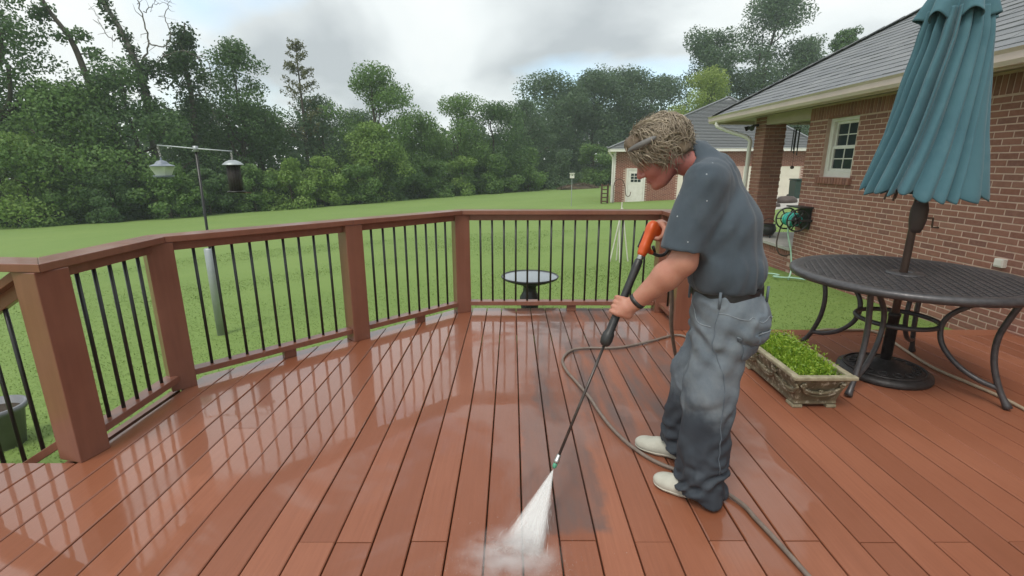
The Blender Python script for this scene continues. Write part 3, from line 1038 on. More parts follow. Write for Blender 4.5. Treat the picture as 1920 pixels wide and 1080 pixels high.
def build_hose_reel():
    r = thing('hose_reel', 'black wheel hose reel with teal hose mounted on the brick wall', 'hose reel', (WX - .15, 7.2, .6))
    cx_, cy_, cz_ = WX - .19, 7.22, .62
    ax = (.25, -1, 0)
    ax = Vector((0, 1, 0))
    for s in (-1, 1):
        f = MB(); c = (cx_, cy_ + s * .15, cz_)
        f.torus(c, .155, .012, 36, 8, axis=ax); f.torus(c, .085, .008, 28, 6, axis=ax)
        for k in range(6):
            a = k * math.pi / 3
            f.bar((c[0], c[1], c[2]), (c[0] + .15 * math.cos(a), c[1], c[2] + .15 * math.sin(a)), .016, .010, up=(0, 1, 0))
        f.build('flange', 'black_plastic', r, True)
    MB().lathe([(.05, -.15), (.05, .15)], (cx_, cy_, cz_), 20, ax).build('drum', 'black_plastic', r, True)
    hs = []
    for k in range(9 * 16):
        a = k / 16 * 2 * math.pi; hs.append((cx_ + (.078 + .012 * ((k // 16) % 2)) * math.cos(a), cy_ - .12 + .24 * k / 144, cz_ + (.078 + .012 * ((k // 16) % 2)) * math.sin(a)))
    MB().tube(hs, .0125, 8).build('coiled_hose', 'hose_teal', r, True)
    br = MB().box((WX - .012, cy_, cz_ + .02), (.024, .30, .30)); br.box((WX - .1, cy_, cz_ + .185), (.2, .36, .02))
    for s in (-1, 1): br.bar((WX, cy_ + s * .175, cz_), (cx_, cy_ + s * .175, cz_), .03, .03)
    br.build('bracket', 'black_plastic', r)
    MB().tube(catmull([(cx_ - .09, cy_ - .09, cz_), (cx_ - .085, cy_ - .1, cz_ - .2), (cx_ - .03, cy_ - .14, cz_ - .45), (cx_ - .02, cy_ - .2, -.1), (cx_ - .1, cy_ - .3, -.225)], 6), .0125, 8).build('hanging_hose', 'hose_pale_green', r, True)
    MB().tube(catmull([(cx_ + .05, cy_ + .2, cz_), (cx_ - .02, cy_ + .22, cz_ - .12), (cx_ - .06, cy_ + .22, cz_ - .35), (cx_ - .03, cy_ + .2, cz_ - .52), (cx_ + .06, cy_ + .18, cz_ - .58), (cx_ + .17, cy_ + .18, cz_ - .55)], 6), .011, 8).build('feed_hose', 'terracotta_dark', r, True)


build_hose_reel()


# ------------------------------------------------------------------ garage beyond
def build_garage():
    g = thing('garage', 'brick garage with grey hip roof and white door behind the man', 'garage', (5.95, 29, -.9))
    y0, x0, x1, zb, ze = 29.0, 5.95, 16.3, -1.25, 2.14
    y1 = 38
    w = MB().box(((x0 + x1) / 2, (y0 + y1) / 2, (zb + ze) / 2), (x1 - x0, y1 - y0, ze - zb)).build('wall', 'mortar_far', g)
    mb = MB(); rg = random.Random(4)
    z = zb + .04; row = 0
    BLf, BHf = .20, .0585
    while z < ze - .05:
        x = x0 + (row % 2) * .1
        while x < x1 - .05:
            b = min(x + BLf, x1)
            if not (6.55 < (x + b) / 2 < 7.8 and z < 1.12) and not (9.4 < (x + b) / 2 < 15.9 and z < 1.25):
                mb.box(((x + b) / 2, y0 - .004, z), (b - x - .008, .03, BHf))
            x += BLf + .009
        z += BHf + .009; row += 1
    mb.build('brickwork', 'brick', w, kind='stuff')
    # entrance door
    d = MB().box((7.18, y0 - .03, .09), (.86, .05, 1.9)).build('door', 'white_paint', g)
    f = MB()
    for a, b, c, e_ in ((6.65, 6.74, -.87, 1.12), (7.62, 7.71, -.87, 1.12), (6.74, 7.62, 1.045, 1.12)):
        f.box(((a + b) / 2, y0 - .045, (c + e_) / 2), (b - a, .09, e_ - c))
    f.build('door_frame', 'white_paint', d)
    for i in range(3):
        for j in range(3):
            MB().box((6.985 + .195 * i, y0 - .058, .42 + .17 * j), (.165, .012, .14)).build('pane', 'window_glass', d)
    MB().box((7.2, y0 - .4, -.93), (1.5, .7, .12)).build('door_step', 'concrete', g)
    # garage doors, panelled
    for k, (a, b) in enumerate(((9.5, 12.4), (12.95, 15.8))):
        gd = MB().box(((a + b) / 2, y0 - .02, .14), (b - a, .03, 2.2)).build('garage_door', 'garage_door', g)
        for i in range(4):
            for j in range(4):
                pw = (b - a) / 4
                MB().box((a + pw * (j + .5), y0 - .042, -.70 + .55 * i), (pw - .12, .014, .42)).build('panel', 'garage_door', gd, bevel=.004)
    # corner boards and downspout
    MB().box((x0 - .02, y0 - .02, .45), (.14, .14, 3.3)).build('corner_board', 'white_paint', g)
    MB().tube(catmull([(5.62, 28.6, 2.1), (5.64, 28.62, 1.95), (5.8, 28.8, 1.75), (5.84, 28.86, 1.5)], 4) + [Vector((5.84, 28.86, -.9))], .05, 8).build('downspout', 'white_paint', g)
    e0, e1, f0, f1 = 5.55, 16.75, 28.55, 38.4
    for c, s in ((((e0 + e1) / 2, f0, 2.12), (e1 - e0, .05, .16)), ((e0, (f0 + f1) / 2, 2.12), (.05, f1 - f0 - .06, .16)), ((e1, (f0 + f1) / 2, 2.12), (.05, f1 - f0 - .06, .16))):
        MB().box(c, s).build('fascia', 'white_paint', g)
    MB().box(((e0 + e1) / 2, (f0 + f1) / 2, 2.09), (e1 - e0 - .06, f1 - f0 - .06, .03)).build('soffit', 'white_paint', g)
    A = (12.55, 32.6, 5.28); z = 2.2
    c0, c1, c2, c3 = (e0 - .05, f0 - .05, z), (e1 + .05, f0 - .05, z), (e1 + .05, f1, z), (e0 - .05, f1, z)
    B = (12.55, 34.4, 5.28)
    roof = MB().add([c0, c1, c2, c3, A, B], [(0, 1, 4), (1, 2, 5, 4), (2, 3, 5), (3, 0, 4, 5)]).build('roof', 'shingle', g)
    rows = MB()          # shingle courses as thin steps on the front slope
    for i in range(1, 34):
        t0 = i / 36
        L_ = Vector(c0).lerp(Vector(A), t0); R_ = Vector(c1).lerp(Vector(A), t0)
        rows.bar(L_ + Vector((.05, -.01, .012)), R_ + Vector((-.05, -.01, .012)), .10, .02)
    rows.build('shingle_courses', 'shingle', roof, kind='stuff')
    cp = MB()
    for c in (c0, c1): cp.bar(Vector(c) + Vector((0, 0, .03)), Vector(A) + Vector((0, 0, .03)), .22, .04)
    cp.build('hip_cap', 'shingle', roof)
    g.rotation_euler.z = R(-11)
    return g


build_garage()


def slab(name, pts, mat, lab, lift=.02):
    n = len(pts)
    v = [(x, y, float(ground_z(np.array(x), np.array(y))) - .15) for x, y in pts] + [(x, y, float(ground_z(np.array(x), np.array(y))) + lift) for x, y in pts]
    f = [tuple(range(n - 1, -1, -1)), tuple(range(n, 2 * n))] + [(i, (i + 1) % n, (i + 1) % n + n, i + n) for i in range(n)]
    o = MB().add(v, f).build(name, mat); o['kind'] = 'structure'; o['label'] = lab
    return o


slab('concrete_path', [(8.6, 17.4), (14.0, 22.2), (17.8, 25.2), (16.5, 28.4), (9.3, 28.4), (9.0, 22), (7.9, 18.2)], 'concrete', 'pale concrete drive in front of the garage doors')


# ------------------------------------------------------------------ vegetation
def rand_dirs(rg, n):
    d = rg.normal(size=(n, 3)); return d / np.linalg.norm(d, axis=1, keepdims=True)


def leaf_cloud(rg, centers, radii, n, size, droop=.0, shell=.5):
    """n leaf clusters spread through ellipsoidal clumps; returns verts, quads"""
    w = (radii[:, 0] * radii[:, 2]); idx = rg.choice(len(centers), n, p=w / w.sum())
    d = rand_dirs(rg, n)
    rr = shell + (1.06 - shell) * rg.uniform(0, 1, n) ** .7
    p = centers[idx] + d * radii[idx] * rr[:, None]
    p[:, 2] -= droop * rg.uniform(0, 1, n) ** 2
    nrm = d * .55 + rand_dirs(rg, n) * .8 + np.array([0, 0, .35])
    nrm /= np.linalg.norm(nrm, axis=1, keepdims=True)
    a = np.cross(nrm, rand_dirs(rg, n)); a /= np.linalg.norm(a, axis=1, keepdims=True) + 1e-9
    b = np.cross(nrm, a)
    s = size * rg.uniform(.55, 1.25, n)[:, None]
    V = np.empty((n, 4, 3))
    V[:, 0] = p + a * s * .55; V[:, 1] = p + b * s * .34; V[:, 2] = p - a * s * .5; V[:, 3] = p - b * s * .30
    return V.reshape(-1, 3), np.arange(n * 4).reshape(-1, 4)


def make_tree(name, label, x, y, H, rw, leaf, seed, crown_lo=.12, n=5500, size=.36, bark='bark', airy=0., nclump=56, lean=(0, 0), top_narrow=.55, group=None, trunk_r=None, cat='tree', zoff=0.):
    rg = np.random.default_rng(seed)
    zb = float(ground_z(np.array(x), np.array(y))) - .1 + zoff
    t = thing(name, label, cat, (x, y, zb), group)
    tr = trunk_r or .018 * H + .06
    # trunk
    k = 8; pts = []
    wob = rg.normal(0, .02 * H, (k, 2)); wob[0] = 0
    for i in range(k):
        s = i / (k - 1)
        pts.append((x + lean[0] * s + wob[i, 0] * s, y + lean[1] * s + wob[i, 1] * s, zb + H * .86 * s))
    mb = MB().tube(pts, [tr * (1.25 if i == 0 else 1) * (1 - .85 * i / (k - 1)) for i in range(k)], 9)
    # clumps inside an uneven envelope
    cs, rs = [], []
    lo = H * crown_lo
    while len(cs) < nclump:
        u = rg.uniform(0, 1); hgt = lo + (H - lo) * u
        env = rw * math.sqrt(max(.05, 1 - ((u - .42) / .63) ** 2)) * (1 - .12 * top_narrow * u)
        env *= rg.uniform(.75, 1.12)
        a = rg.uniform(0, 2 * np.pi); q = math.sqrt(rg.uniform(.12 + airy * .3, 1)) * max(env, .15 * rw)
        cr = rw * rg.uniform(.20, .36) * (1 - .3 * airy)
        q = max(0, q - cr * .55)
        cs.append((x + lean[0] * u + q * math.cos(a), y + lean[1] * u + q * math.sin(a), zb + min(hgt, H - cr * .62)))
        rs.append((cr, cr, cr * rg.uniform(.55, .85)))
    cs, rs = np.array(cs), np.array(rs)
    # limbs reach for some of the clumps
    for j in rg.choice(len(cs), min(14, len(cs)), replace=False):
        c = cs[j]; s = max(.12, min(.8, (c[2] - zb) / H - .16))
        i = min(k - 2, int(s / .86 * (k - 1))); f = s / .86 * (k - 1) - i
        p0 = np.array(pts[i]) * (1 - f) + np.array(pts[i + 1]) * f
        mid = p0 * .45 + c * .55 + np.array([0, 0, -.04 * H]) + rg.normal(0, .02 * H, 3)
        mb.tube(catmull([p0, mid, c], 4), [tr * .42 * (1 - s) + .02 - .015 * q / 8 for q in range(9)], 5)
    mb.build('trunk', bark, t, True)
    V, F = leaf_cloud(rg, cs, rs, int(n * 2.5), size * .62, droop=.05 * H * .3, shell=.35)
    link('crown', np_mesh('crown', V, F, leaf), t)
    return t


WOOD = 'trees along the far edge of the lawn'
TREES = [
    # name, label, x, y, H, rw, leaf, seed, kw
    ('oak_tree', 'tall dark tree cut off by the left edge of the picture', -34.2, 33, 19.5, 4.6, 'leaf_dark', 1, dict(n=6500, crown_lo=.3, airy=.4)),
    ('broadleaf_tree', 'wide dark green tree left of the bird feeders', -29.6, 34, 9.2, 5.4, 'leaf_mid', 2, dict(n=8000, crown_lo=.03)),
    ('broadleaf_tree', 'dark rounded tree below the two dead vine covered trunks', -27.6, 37, 11.2, 4.8, 'leaf_dark', 3, dict(n=8500, crown_lo=.05)),
    ('broadleaf_tree', 'low light green tree at the far left of the lawn edge', -31.0, 31.5, 5.8, 3.3, 'leaf_light', 4, dict(n=4500, crown_lo=.03)),
    ('broadleaf_tree', 'tree with a rounded open crown right of the ivy covered snag', -23.3, 44, 14.0, 4.4, 'leaf_dark', 5, dict(n=7500, crown_lo=.12, airy=.3, size=.36)),
    ('broadleaf_tree', 'tree with an airy spreading crown standing above its neighbours', -13.4, 50, 12.9, 5.2, 'leaf_mid', 6, dict(n=7500, crown_lo=.12, airy=.3, size=.36)),
    ('broadleaf_tree', 'dense dark tree under the open rounded crown', -22.9, 46, 9.4, 4.6, 'leaf_dark', 7, dict(n=7000, crown_lo=.03)),
    ('broadleaf_tree', 'dense dark tree below the sparse brown conifer', -18.8, 50, 10.4, 4.4, 'leaf_blue', 8, dict(n=6500, crown_lo=.03)),
    ('broadleaf_tree', 'yellowish green young tree at the foot of the airy tree', -13.0, 47, 7.3, 3.6, 'leaf_light', 9, dict(n=6000, crown_lo=.02)),
    ('broadleaf_tree', 'mid green rounded tree just right of the airy tree', -9.7, 55, 9.0, 4.4, 'leaf_mid', 10, dict(n=8000, crown_lo=.02)),
    ('broadleaf_tree', 'mid green domed tree at the middle of the tree line', -6.3, 58, 11.2, 5.2, 'leaf_mid', 11, dict(n=9500, crown_lo=.02)),
    ('broadleaf_tree', 'dark domed tree left of the tall right hand wood', -2.2, 60, 10.4, 5.0, 'leaf_dark', 12, dict(n=9000, crown_lo=.02)),
    ('broadleaf_tree', 'slender blue green tree at the left end of the tall right hand wood', 1.7, 66, 11.5, 4.6, 'leaf_blue', 13, dict(n=8000, crown_lo=.02)),
    ('broadleaf_tree', 'tall blue green tree behind the white birdhouse', 6.2, 76, 16.4, 8.0, 'leaf_blue', 14, dict(n=14000, crown_lo=.02, size=.52, nclump=80)),
    ('broadleaf_tree', 'tall blue green tree left of the bending head', 12.8, 80, 17.2, 8.0, 'leaf_blue', 15, dict(n=14000, crown_lo=.02, size=.52, nclump=80)),
    ('broadleaf_tree', 'tall blue green tree directly behind the bending head', 19.4, 84, 18.0, 8.0, 'leaf_blue', 16, dict(n=14000, crown_lo=.02, size=.52, nclump=80)),
    ('broadleaf_tree', 'blue green tree right of the bending head and left of the garage roof', 25.6, 86, 17.0, 8.0, 'leaf_blue', 17, dict(n=14000, crown_lo=.02, size=.52, nclump=80)),
    ('willow_tree', 'yellow green feathery tree rising behind the garage roof', 22.8, 60, 12.7, 5.6, 'leaf_yellow', 18, dict(n=11000, crown_lo=.1, size=.34)),
    ('oak_tree', 'very tall tree whose top leaves the picture above the house eave', 36.3, 75, 25.5, 7.2, 'leaf_blue', 19, dict(n=13000, crown_lo=.12, airy=.15, size=.5, nclump=80)),
    ('oak_tree', 'tall tree on the left of the very tall one above the garage', 27.3, 72, 20.3, 6.2, 'leaf_blue', 20, dict(n=10500, crown_lo=.12, airy=.15, size=.5)),
    ('oak_tree', 'broad tree on the right of the very tall one above the eave', 41.0, 74, 19.0, 7.2, 'leaf_blue', 21, dict(n=10500, crown_lo=.1, airy=.1, size=.5)),
    ('oak_tree', 'small tree top peeking over the shingle roof line', 37.8, 60, 16.6, 2.5, 'leaf_dark', 22, dict(n=3000, crown_lo=.55, airy=.3, size=.42)),
    ('broadleaf_tree', 'dark far tree seen through the porch between column and wall', 52.0, 95, 10.5, 7.0, 'leaf_blue', 23, dict(n=5500, crown_lo=.02, size=.5)),
    ('broadleaf_tree', 'dark tree filling the wood behind the ivy covered snag', -27.5, 45, 9.8, 4.6, 'leaf_blue', 24, dict(n=5000, crown_lo=.02)),
    ('broadleaf_tree', 'dark tree filling the wood behind the dead trunks', -36.0, 42, 10.5, 5.4, 'leaf_blue', 25, dict(n=5000, crown_lo=.02)),
    ('broadleaf_tree', 'dark tree filling the wood between conifer and airy tree', -17.6, 58, 10.0, 5.2, 'leaf_blue', 26, dict(n=5000, crown_lo=.02, size=.4)),
]


def build_wood():
    for nm, lab, x, y, H, rw, lf, sd, kw in TREES:
        make_tree(nm, lab, x, y, H, rw, lf, sd, group=WOOD, **kw)
    # shrubs along the foot of the wood
    spots = [(-33.6, 31.0, 3.2, 1.9, 'leaf_dark', 'dark shrub at the extreme left of the lawn edge'),
             (-29.3, 31.3, 3.6, 2.2, 'leaf_mid', 'green shrub below the wide dark green tree'),
             (-26.2, 32.2, 3.3, 2.1, 'leaf_dark', 'dark shrub left of the white lantern feeder'),
             (-23.4, 33.6, 3.9, 2.2, 'leaf_mid', 'green shrub directly behind the white lantern feeder'),
             (-22.3, 36.2, 3.4, 2.0, 'leaf_dark', 'dark shrub behind the feeder pole'),
             (-20.2, 38.6, 3.6, 2.2, 'leaf_mid', 'green shrub behind the dark tube feeder'),
             (-17.8, 39.8, 4.1, 2.4, 'leaf_light', 'bright green bush right of the tube feeder'),
             (-16.2, 42.5, 4.3, 2.5, 'leaf_light', 'second bright green bush right of the tube feeder'),
             (-13.6, 43.8, 3.5, 2.3, 'leaf_mid', 'green shrub below the yellowish young tree'),
             (-11.0, 47.8, 3.9, 2.5, 'leaf_dark', 'dark shrub below the mid green rounded tree'),
             (-8.4, 52.0, 4.0, 2.6, 'leaf_mid', 'green shrub below the domed tree in the middle'),
             (-5.4, 54.5, 4.3, 2.7, 'leaf_light', 'paler shrub below the domed tree in the middle'),
             (-1.9, 57.0, 4.6, 2.9, 'leaf_mid', 'green shrub below the dark domed tree'),
             (2.0, 60.5, 5.2, 3.2, 'leaf_mid', 'rounded green shrub left of the white birdhouse'),
             (6.2, 65.0, 5.4, 3.4, 'leaf_blue', 'dark shrub behind the brush pile'),
             (10.8, 68.5, 5.8, 3.6, 'leaf_mid', 'olive green shrub right of the brush pile'),
             (15.6, 71.0, 6.0, 3.8, 'leaf_dark', 'dark shrub left of the garage corner')]
    for i, (x, y, H, rw, lf, lab) in enumerate(spots):
        make_tree('shrub', lab, x, y, H, rw, lf, 100 + i, crown_lo=0., n=3000, size=.24 + .0025 * y, nclump=26, trunk_r=.07, group='shrubs at the foot of the wood', cat='shrub')
    # one mass of undergrowth, its dark leaves stand in for shadow below the trees
    rg = np.random.default_rng(77)
    edge = np.array([(-40, 31.2), (-33, 31.0), (-26.5, 31.8), (-20.5, 38.5), (-13.5, 45.0), (-6.0, 56.5), (3, 64), (13, 71.5), (24, 76), (60, 84)])
    n = 26000
    s = rg.uniform(0, 1, n) * (len(edge) - 1); i = s.astype(int); f = (s - i)[:, None]
    p = edge[i] * (1 - f) + edge[i + 1] * f
    back = rg.uniform(0, 1, n) ** 1.3 * 9
    x = p[:, 0] - back * .35; y = p[:, 1] + back + .5
    hmax = .55 + 1.9 * np.clip(back / 7, 0, 1) * (.5 + .5 * np.sin(x * 1.7) * np.cos(y * .9) + .4)
    z = ground_z(x, y) + rg.uniform(0, 1, n) ** .8 * hmax
    c = np.stack([x, y, z], -1)
    V, F = leaf_cloud(rg, c, np.full((n, 3), .12), n, .42, shell=.1)
    o = link('undergrowth', np_mesh('undergrowth', V, F, 'leaf_ivy'), kind='stuff')
    o['label'] = 'undergrowth along the foot of the wood, leaves coloured dark for the shadow there'; o['category'] = 'undergrowth'
    # far wood closing the view behind the first trees
    n = 42000
    x = rg.uniform(-75, 85, n); base = np.interp(x, [-75, -40, -20, 0, 30, 85], [50, 56, 68, 84, 104, 118])
    y = base + rg.uniform(0, 10, n)
    top = np.interp(x, [-75, -45, -30, -18, -5, 5, 20, 40, 60, 85], [12, 10.5, 9.6, 8.6, 8.6, 11, 14.5, 13, 9, 8]) + 1.2 * np.sin(x * .9) + .8 * np.sin(x * 2.3 + 1)
    z = ground_z(x, y) + rg.uniform(0, 1, n) ** .85 * top
    V, F = leaf_cloud(rg, np.stack([x, y, z], -1), np.full((n, 3), .3), n, .95, shell=.1)
    o = link('far_wood', np_mesh('far_wood', V, F, 'leaf_blue'), kind='stuff')
    o['label'] = 'far wood showing dark between the nearer trees'; o['category'] = 'wood'


build_wood()


def build_snags():
    rg = np.random.default_rng(41)

    def ivy(t, path, rad, n, size, leaf='leaf_ivy'):
        path = np.array([tuple(p) for p in path]); m = len(path)
        rad = np.interp(np.linspace(0, 1, m), np.linspace(0, 1, len(rad)), rad)
        c = path + rg.normal(0, .12, path.shape)
        V, F = leaf_cloud(rg, c, np.stack([rad, rad, rad * 1.15], -1), n, size, shell=.3, droop=.3)
        link('crown', np_mesh('crown', V, F, leaf), t)

    # ivy column
    x, y = -24.9, 40; zb = float(ground_z(np.array(x), np.array(y)))
    t = thing('ivy_snag', 'columnar dead trunk wholly wrapped in dark ivy behind the feeders', 'tree', (x, y, zb), WOOD)
    p = catmull([(x, y, zb), (x - .1, y, zb + 5), (x + .15, y, zb + 9), (x - .1, y, zb + 12.3), (x + .35, y, zb + 13.4), (x + .45, y, zb + 14.1)], 6)
    MB().tube(p, [.28 * (1 - .9 * i / (len(p) - 1)) for i in range(len(p))], 8).build('trunk', 'bark', t, True)
    ivy(t, p[:-6], [1.5, 1.35, 1.2, 1.25, .95, .8], 5200, .26)
    c = np.array([(-25.7, 40, zb + 11.9), (-25.6, 40, zb + 11.2), (-24.6, 40, zb + 12.8)])
    V, F = leaf_cloud(rg, c, np.array([(.45, .45, .7), (.6, .6, .7), (.5, .5, .8)]), 700, .26, shell=.3)
    link('crown', np_mesh('crown', V, F, 'leaf_ivy'), t)

    # leaning trunk with sparse clumps
    x, y = -27.0, 36.2; zb = float(ground_z(np.array(x), np.array(y)))
    t = thing('leaning_snag', 'bare leaning trunk with a few leafy clumps at upper left', 'tree', (x, y, zb), WOOD)
    p = catmull([(x, y, zb), (x - 1.0, y, zb + 5), (x - 2.3, y, zb + 9.2), (x - 3.0, y, zb + 12), (x - 4.3, y, zb + 14.3), (x - 5.2, y, zb + 17.5)], 6)
    mb = MB().tube(p, [.30 * (1 - .75 * i / (len(p) - 1)) for i in range(len(p))], 8)
    for f, dx, dz in ((.55, 1.5, .2), (.7, -1.6, .9), (.8, -1.3, 1.8), (.88, 1.2, .8)):
        a = p[int(f * (len(p) - 1))]
        mb.tube(catmull([a, a + Vector((dx * .5, .2, dz * .3)), a + Vector((dx, .3, dz))], 4), [.07, .06, .05, .045, .04, .03, .03, .02, .015], 5)
    mb.build('trunk', 'bark', t, True)
    c = np.array([tuple(p[int(f * (len(p) - 1))] + Vector(o)) for f, o in ((.55, (1.1, 0, .1)), (.62, (.7, 0, .4)), (.66, (-.2, 0, 0)), (.72, (-1.2, 0, .5)), (.78, (-.3, 0, .1)), (.84, (-.9, 0, 1.2)), (.9, (.4, 0, .3)), (.97, (.2, 0, 0)), (.45, (.9, 0, -.2)), (.4, (.5, 0, 0)))])
    V, F = leaf_cloud(rg, c, np.tile([[.75, .6, .5]], (len(c), 1)), 1500, .27, shell=.2, droop=.3)
    link('crown', np_mesh('crown', V, F, 'leaf_dark'), t)

    # dead tree with curling bare branches and hanging vines
    x, y = -27.2, 38.2; zb = float(ground_z(np.array(x), np.array(y)))
    t = thing('vine_snag', 'dead tree with curling bare branches and hanging vines against the sky', 'tree', (x, y, zb), WOOD)
    p = catmull([(x, y, zb), (x + .2, y, zb + 6), (x + .1, y, zb + 10), (x - .7, y, zb + 13), (x - 1.7, y, zb + 15.2), (x - 2.4, y, zb + 17.5)], 6)
    mb = MB().tube(p, [.32 * (1 - .75 * i / (len(p) - 1)) for i in range(len(p))], 8)
    def br(pts, r0):
        q = [v + Vector(rg.normal(0, .045, 3)) for v in catmull([(x + a, y + .2, zb + b) for a, b in pts], 6)]
        for v in q[3::3]: mb.tube([v, v + Vector(rg.normal(0, .28, 3)), v + Vector(rg.normal(0, .45, 3))], [r0 * .3, r0 * .2, .006], 4)
        mb.tube(q, [.75 * r0 * (1 - .8 * i / (len(q) - 1)) for i in range(len(q))], 5)
    br([(.1, 11), (.9, 12.2), (.9, 14), (.5, 16), (.6, 17.5)], .10)
    br([(.9, 12.4), (2.0, 12.2), (2.6, 13.0), (2.4, 14.2), (2.9, 15.0), (2.2, 15.6)], .07)
    br([(.95, 14.4), (1.8, 14.9), (2.6, 15.1)], .05)
    br([(.3, 10.3), (1.6, 11.3), (3.2, 11.9), (4.2, 11.5), (4.7, 10.4), (4.5, 9.2)], .09)
    br([(4.2, 11.4), (5.0, 11.2), (5.0, 9.8), (4.8, 8.2), (5.1, 7.0)], .045)
    br([(-.7, 13), (-1.6, 12.6), (-2.3, 13.6), (-2.5, 14.6)], .06)
    br([(-1.6, 15), (-.9, 16.2), (-.6, 17.6)], .06)
    mb.build('trunk', 'bark_grey', t, True)
    c = np.array([(x + a, y, zb + b) for a, b in ((0, 9.5), (.2, 10.4), (.6, 11), (1.1, 10.8), (1.7, 10.9), (2.3, 10.6), (3.0, 11.4), (3.6, 11.5), (4.2, 11.2), (4.6, 10.3), (-.3, 12), (-.6, 13), (-1.2, 14), (-1.6, 15), (-1.9, 15.9), (1.6, 9.8), (.4, 8.6), (-.2, 11.2))])
    V, F = leaf_cloud(rg, c, np.tile([[.6, .5, .6]], (len(c), 1)), 2500, .26, shell=.2, droop=.5)
    link('crown', np_mesh('crown', V, F, 'leaf_ivy'), t)

    # sparse conifer
    x, y = -19.6, 48; zb = float(ground_z(np.array(x), np.array(y)))
    t = thing('conifer_tree', 'sparse brownish conifer with upswept branches in the middle of the wood', 'tree', (x, y, zb), WOOD)
    mb = MB().tube([(x, y, zb), (x + .1, y, zb + 8), (x, y, zb + 14.6)], [.24, .13, .02], 7)
    cs = []
    for i in range(60):
        u = rg.uniform(.35, .98); a = rg.uniform(0, 6.28); Lb = (1 - u) * 3.4 + .5
        q0 = Vector((x + .05, y, zb + 14.6 * u)); q1 = q0 + Vector((math.cos(a) * Lb, math.sin(a) * Lb, Lb * .55))
        mb.tube([q0, (q0 + q1) / 2 - Vector((0, 0, .05)), q1], [.03, .02, .008], 4)
        for f in (.45, .7, .95): cs.append(tuple(q0.lerp(q1, f)))
    mb.build('trunk', 'bark', t, True)
    cs = np.array(cs)
    V, F = leaf_cloud(rg, cs, np.full((len(cs), 3), .28), 3200, .20, shell=.1)
    link('crown', np_mesh('crown', V, F, 'leaf_brown'), t)


build_snags()


# ------------------------------------------------------------------ things on the lawn
def gz_(x, y): return float(ground_z(np.array(float(x)), np.array(float(y))))


def build_feeders():
    x, y = -3.43, 5.42; zb = gz_(x, y)
    p = thing('feeder_pole', 'thin dark pole with grey lower sleeve and crossbar holding two bird feeders', 'pole', (x, y, zb))
    top = Vector((-3.385, 5.40, 1.575))
    MB().tube([(x, y, zb - .1), tuple(top)], .014, 8).build('pole', 'black_metal', p, True)
    MB().lathe([(.05, -.02), (.05, 1.02), (.042, 1.03)], (x + .004, y - .003, zb), 16).build('sleeve', 'galvanized', p, True)
    MB().tube([(-3.79, 5.40, 1.615), (-3.6, 5.4, 1.60), (-3.385, 5.4, 1.58), (-3.0, 5.40, 1.553)], .0068, 8).build('crossbar', 'galvanized', p, True)
    MB().lathe([(.025, -.03), (.025, .03)], (-3.385, 5.40, 1.578), 12).build('collar', 'galvanized', p, True)

    def chain(par, a, b):
        mb = MB(); a, b = Vector(a), Vector(b); n = 6
        for i in range(n):
            c = a.lerp(b, (i + .5) / n)
            mb.torus(c, .010, .0026, 10, 5, axis=(1, 0, 0) if i % 2 else (0, 1, 0))
        mb.build('chain', 'steel', par, True)

    lx, lz = -3.775, 1.30
    t = thing('lantern_feeder', 'white glass lantern bird feeder with grey roof hanging on the left', 'bird feeder', (lx, 5.4, lz))
    chain(t, (lx - .012, 5.4, 1.605), (lx, 5.4, 1.49))
    MB().lathe([(.005, .19), (.012, .155), (.045, .145), (.07, .115), (.118, .098), (.118, .092), (.02, .095)], (lx, 5.4, lz + .005), 4 * 6).build('roof', 'lantern_roof', t)
    g = MB(); pr = []
    for rr, zz in ((.052, .0), (.085, .098)):
        pr += [(lx - rr, 5.4 - rr, lz + zz), (lx + rr, 5.4 - rr, lz + zz), (lx + rr, 5.4 + rr, lz + zz), (lx - rr, 5.4 + rr, lz + zz)]
    g.hexa(pr).build('seed_box', 'lantern_glass', t, bevel=.003)
    MB().lathe([(.095, -.012), (.1, .0), (.1, .006), (.09, .0)], (lx, 5.4, lz - .004), 24).build('tray', 'lantern_roof', t)

    tx, tz = -3.01, 1.12
    t = thing('tube_feeder', 'dark cylindrical bird feeder with domed grey lid hanging on the right', 'bird feeder', (tx, 5.4, tz))
    chain(t, (tx, 5.4, 1.545), (tx, 5.4, 1.462))
    MB().lathe([(.0, .345), (.03, .342), (.07, .325), (.103, .298), (.106, .29), (.06, .292)], (tx, 5.4, tz), 28).build('lid', 'galvanized', t, True)
    MB().lathe([(.063, .02), (.063, .294)], (tx, 5.4, tz), 24).build('tube', 'seed', t, True)
    cg = MB()
    for k in range(18):
        a = k / 18 * 2 * math.pi
        cg.tube([(tx + .075 * math.cos(a), 5.4 + .075 * math.sin(a), tz + .015), (tx + .075 * math.cos(a), 5.4 + .075 * math.sin(a), tz + .295)], .0018, 5)
    cg.build('cage', 'black_metal', t)
    MB().lathe([(.09, .0), (.095, .012), (.07, .02), (.02, .018)], (tx, 5.4, tz), 24).build('tray', 'black_metal', t, True)
    MB().tube([(tx - .03, 5.4, tz - .002), (tx + .16, 5.4, tz - .004)], .004, 6).build('perch', 'rusty_iron', t)


build_feeders()


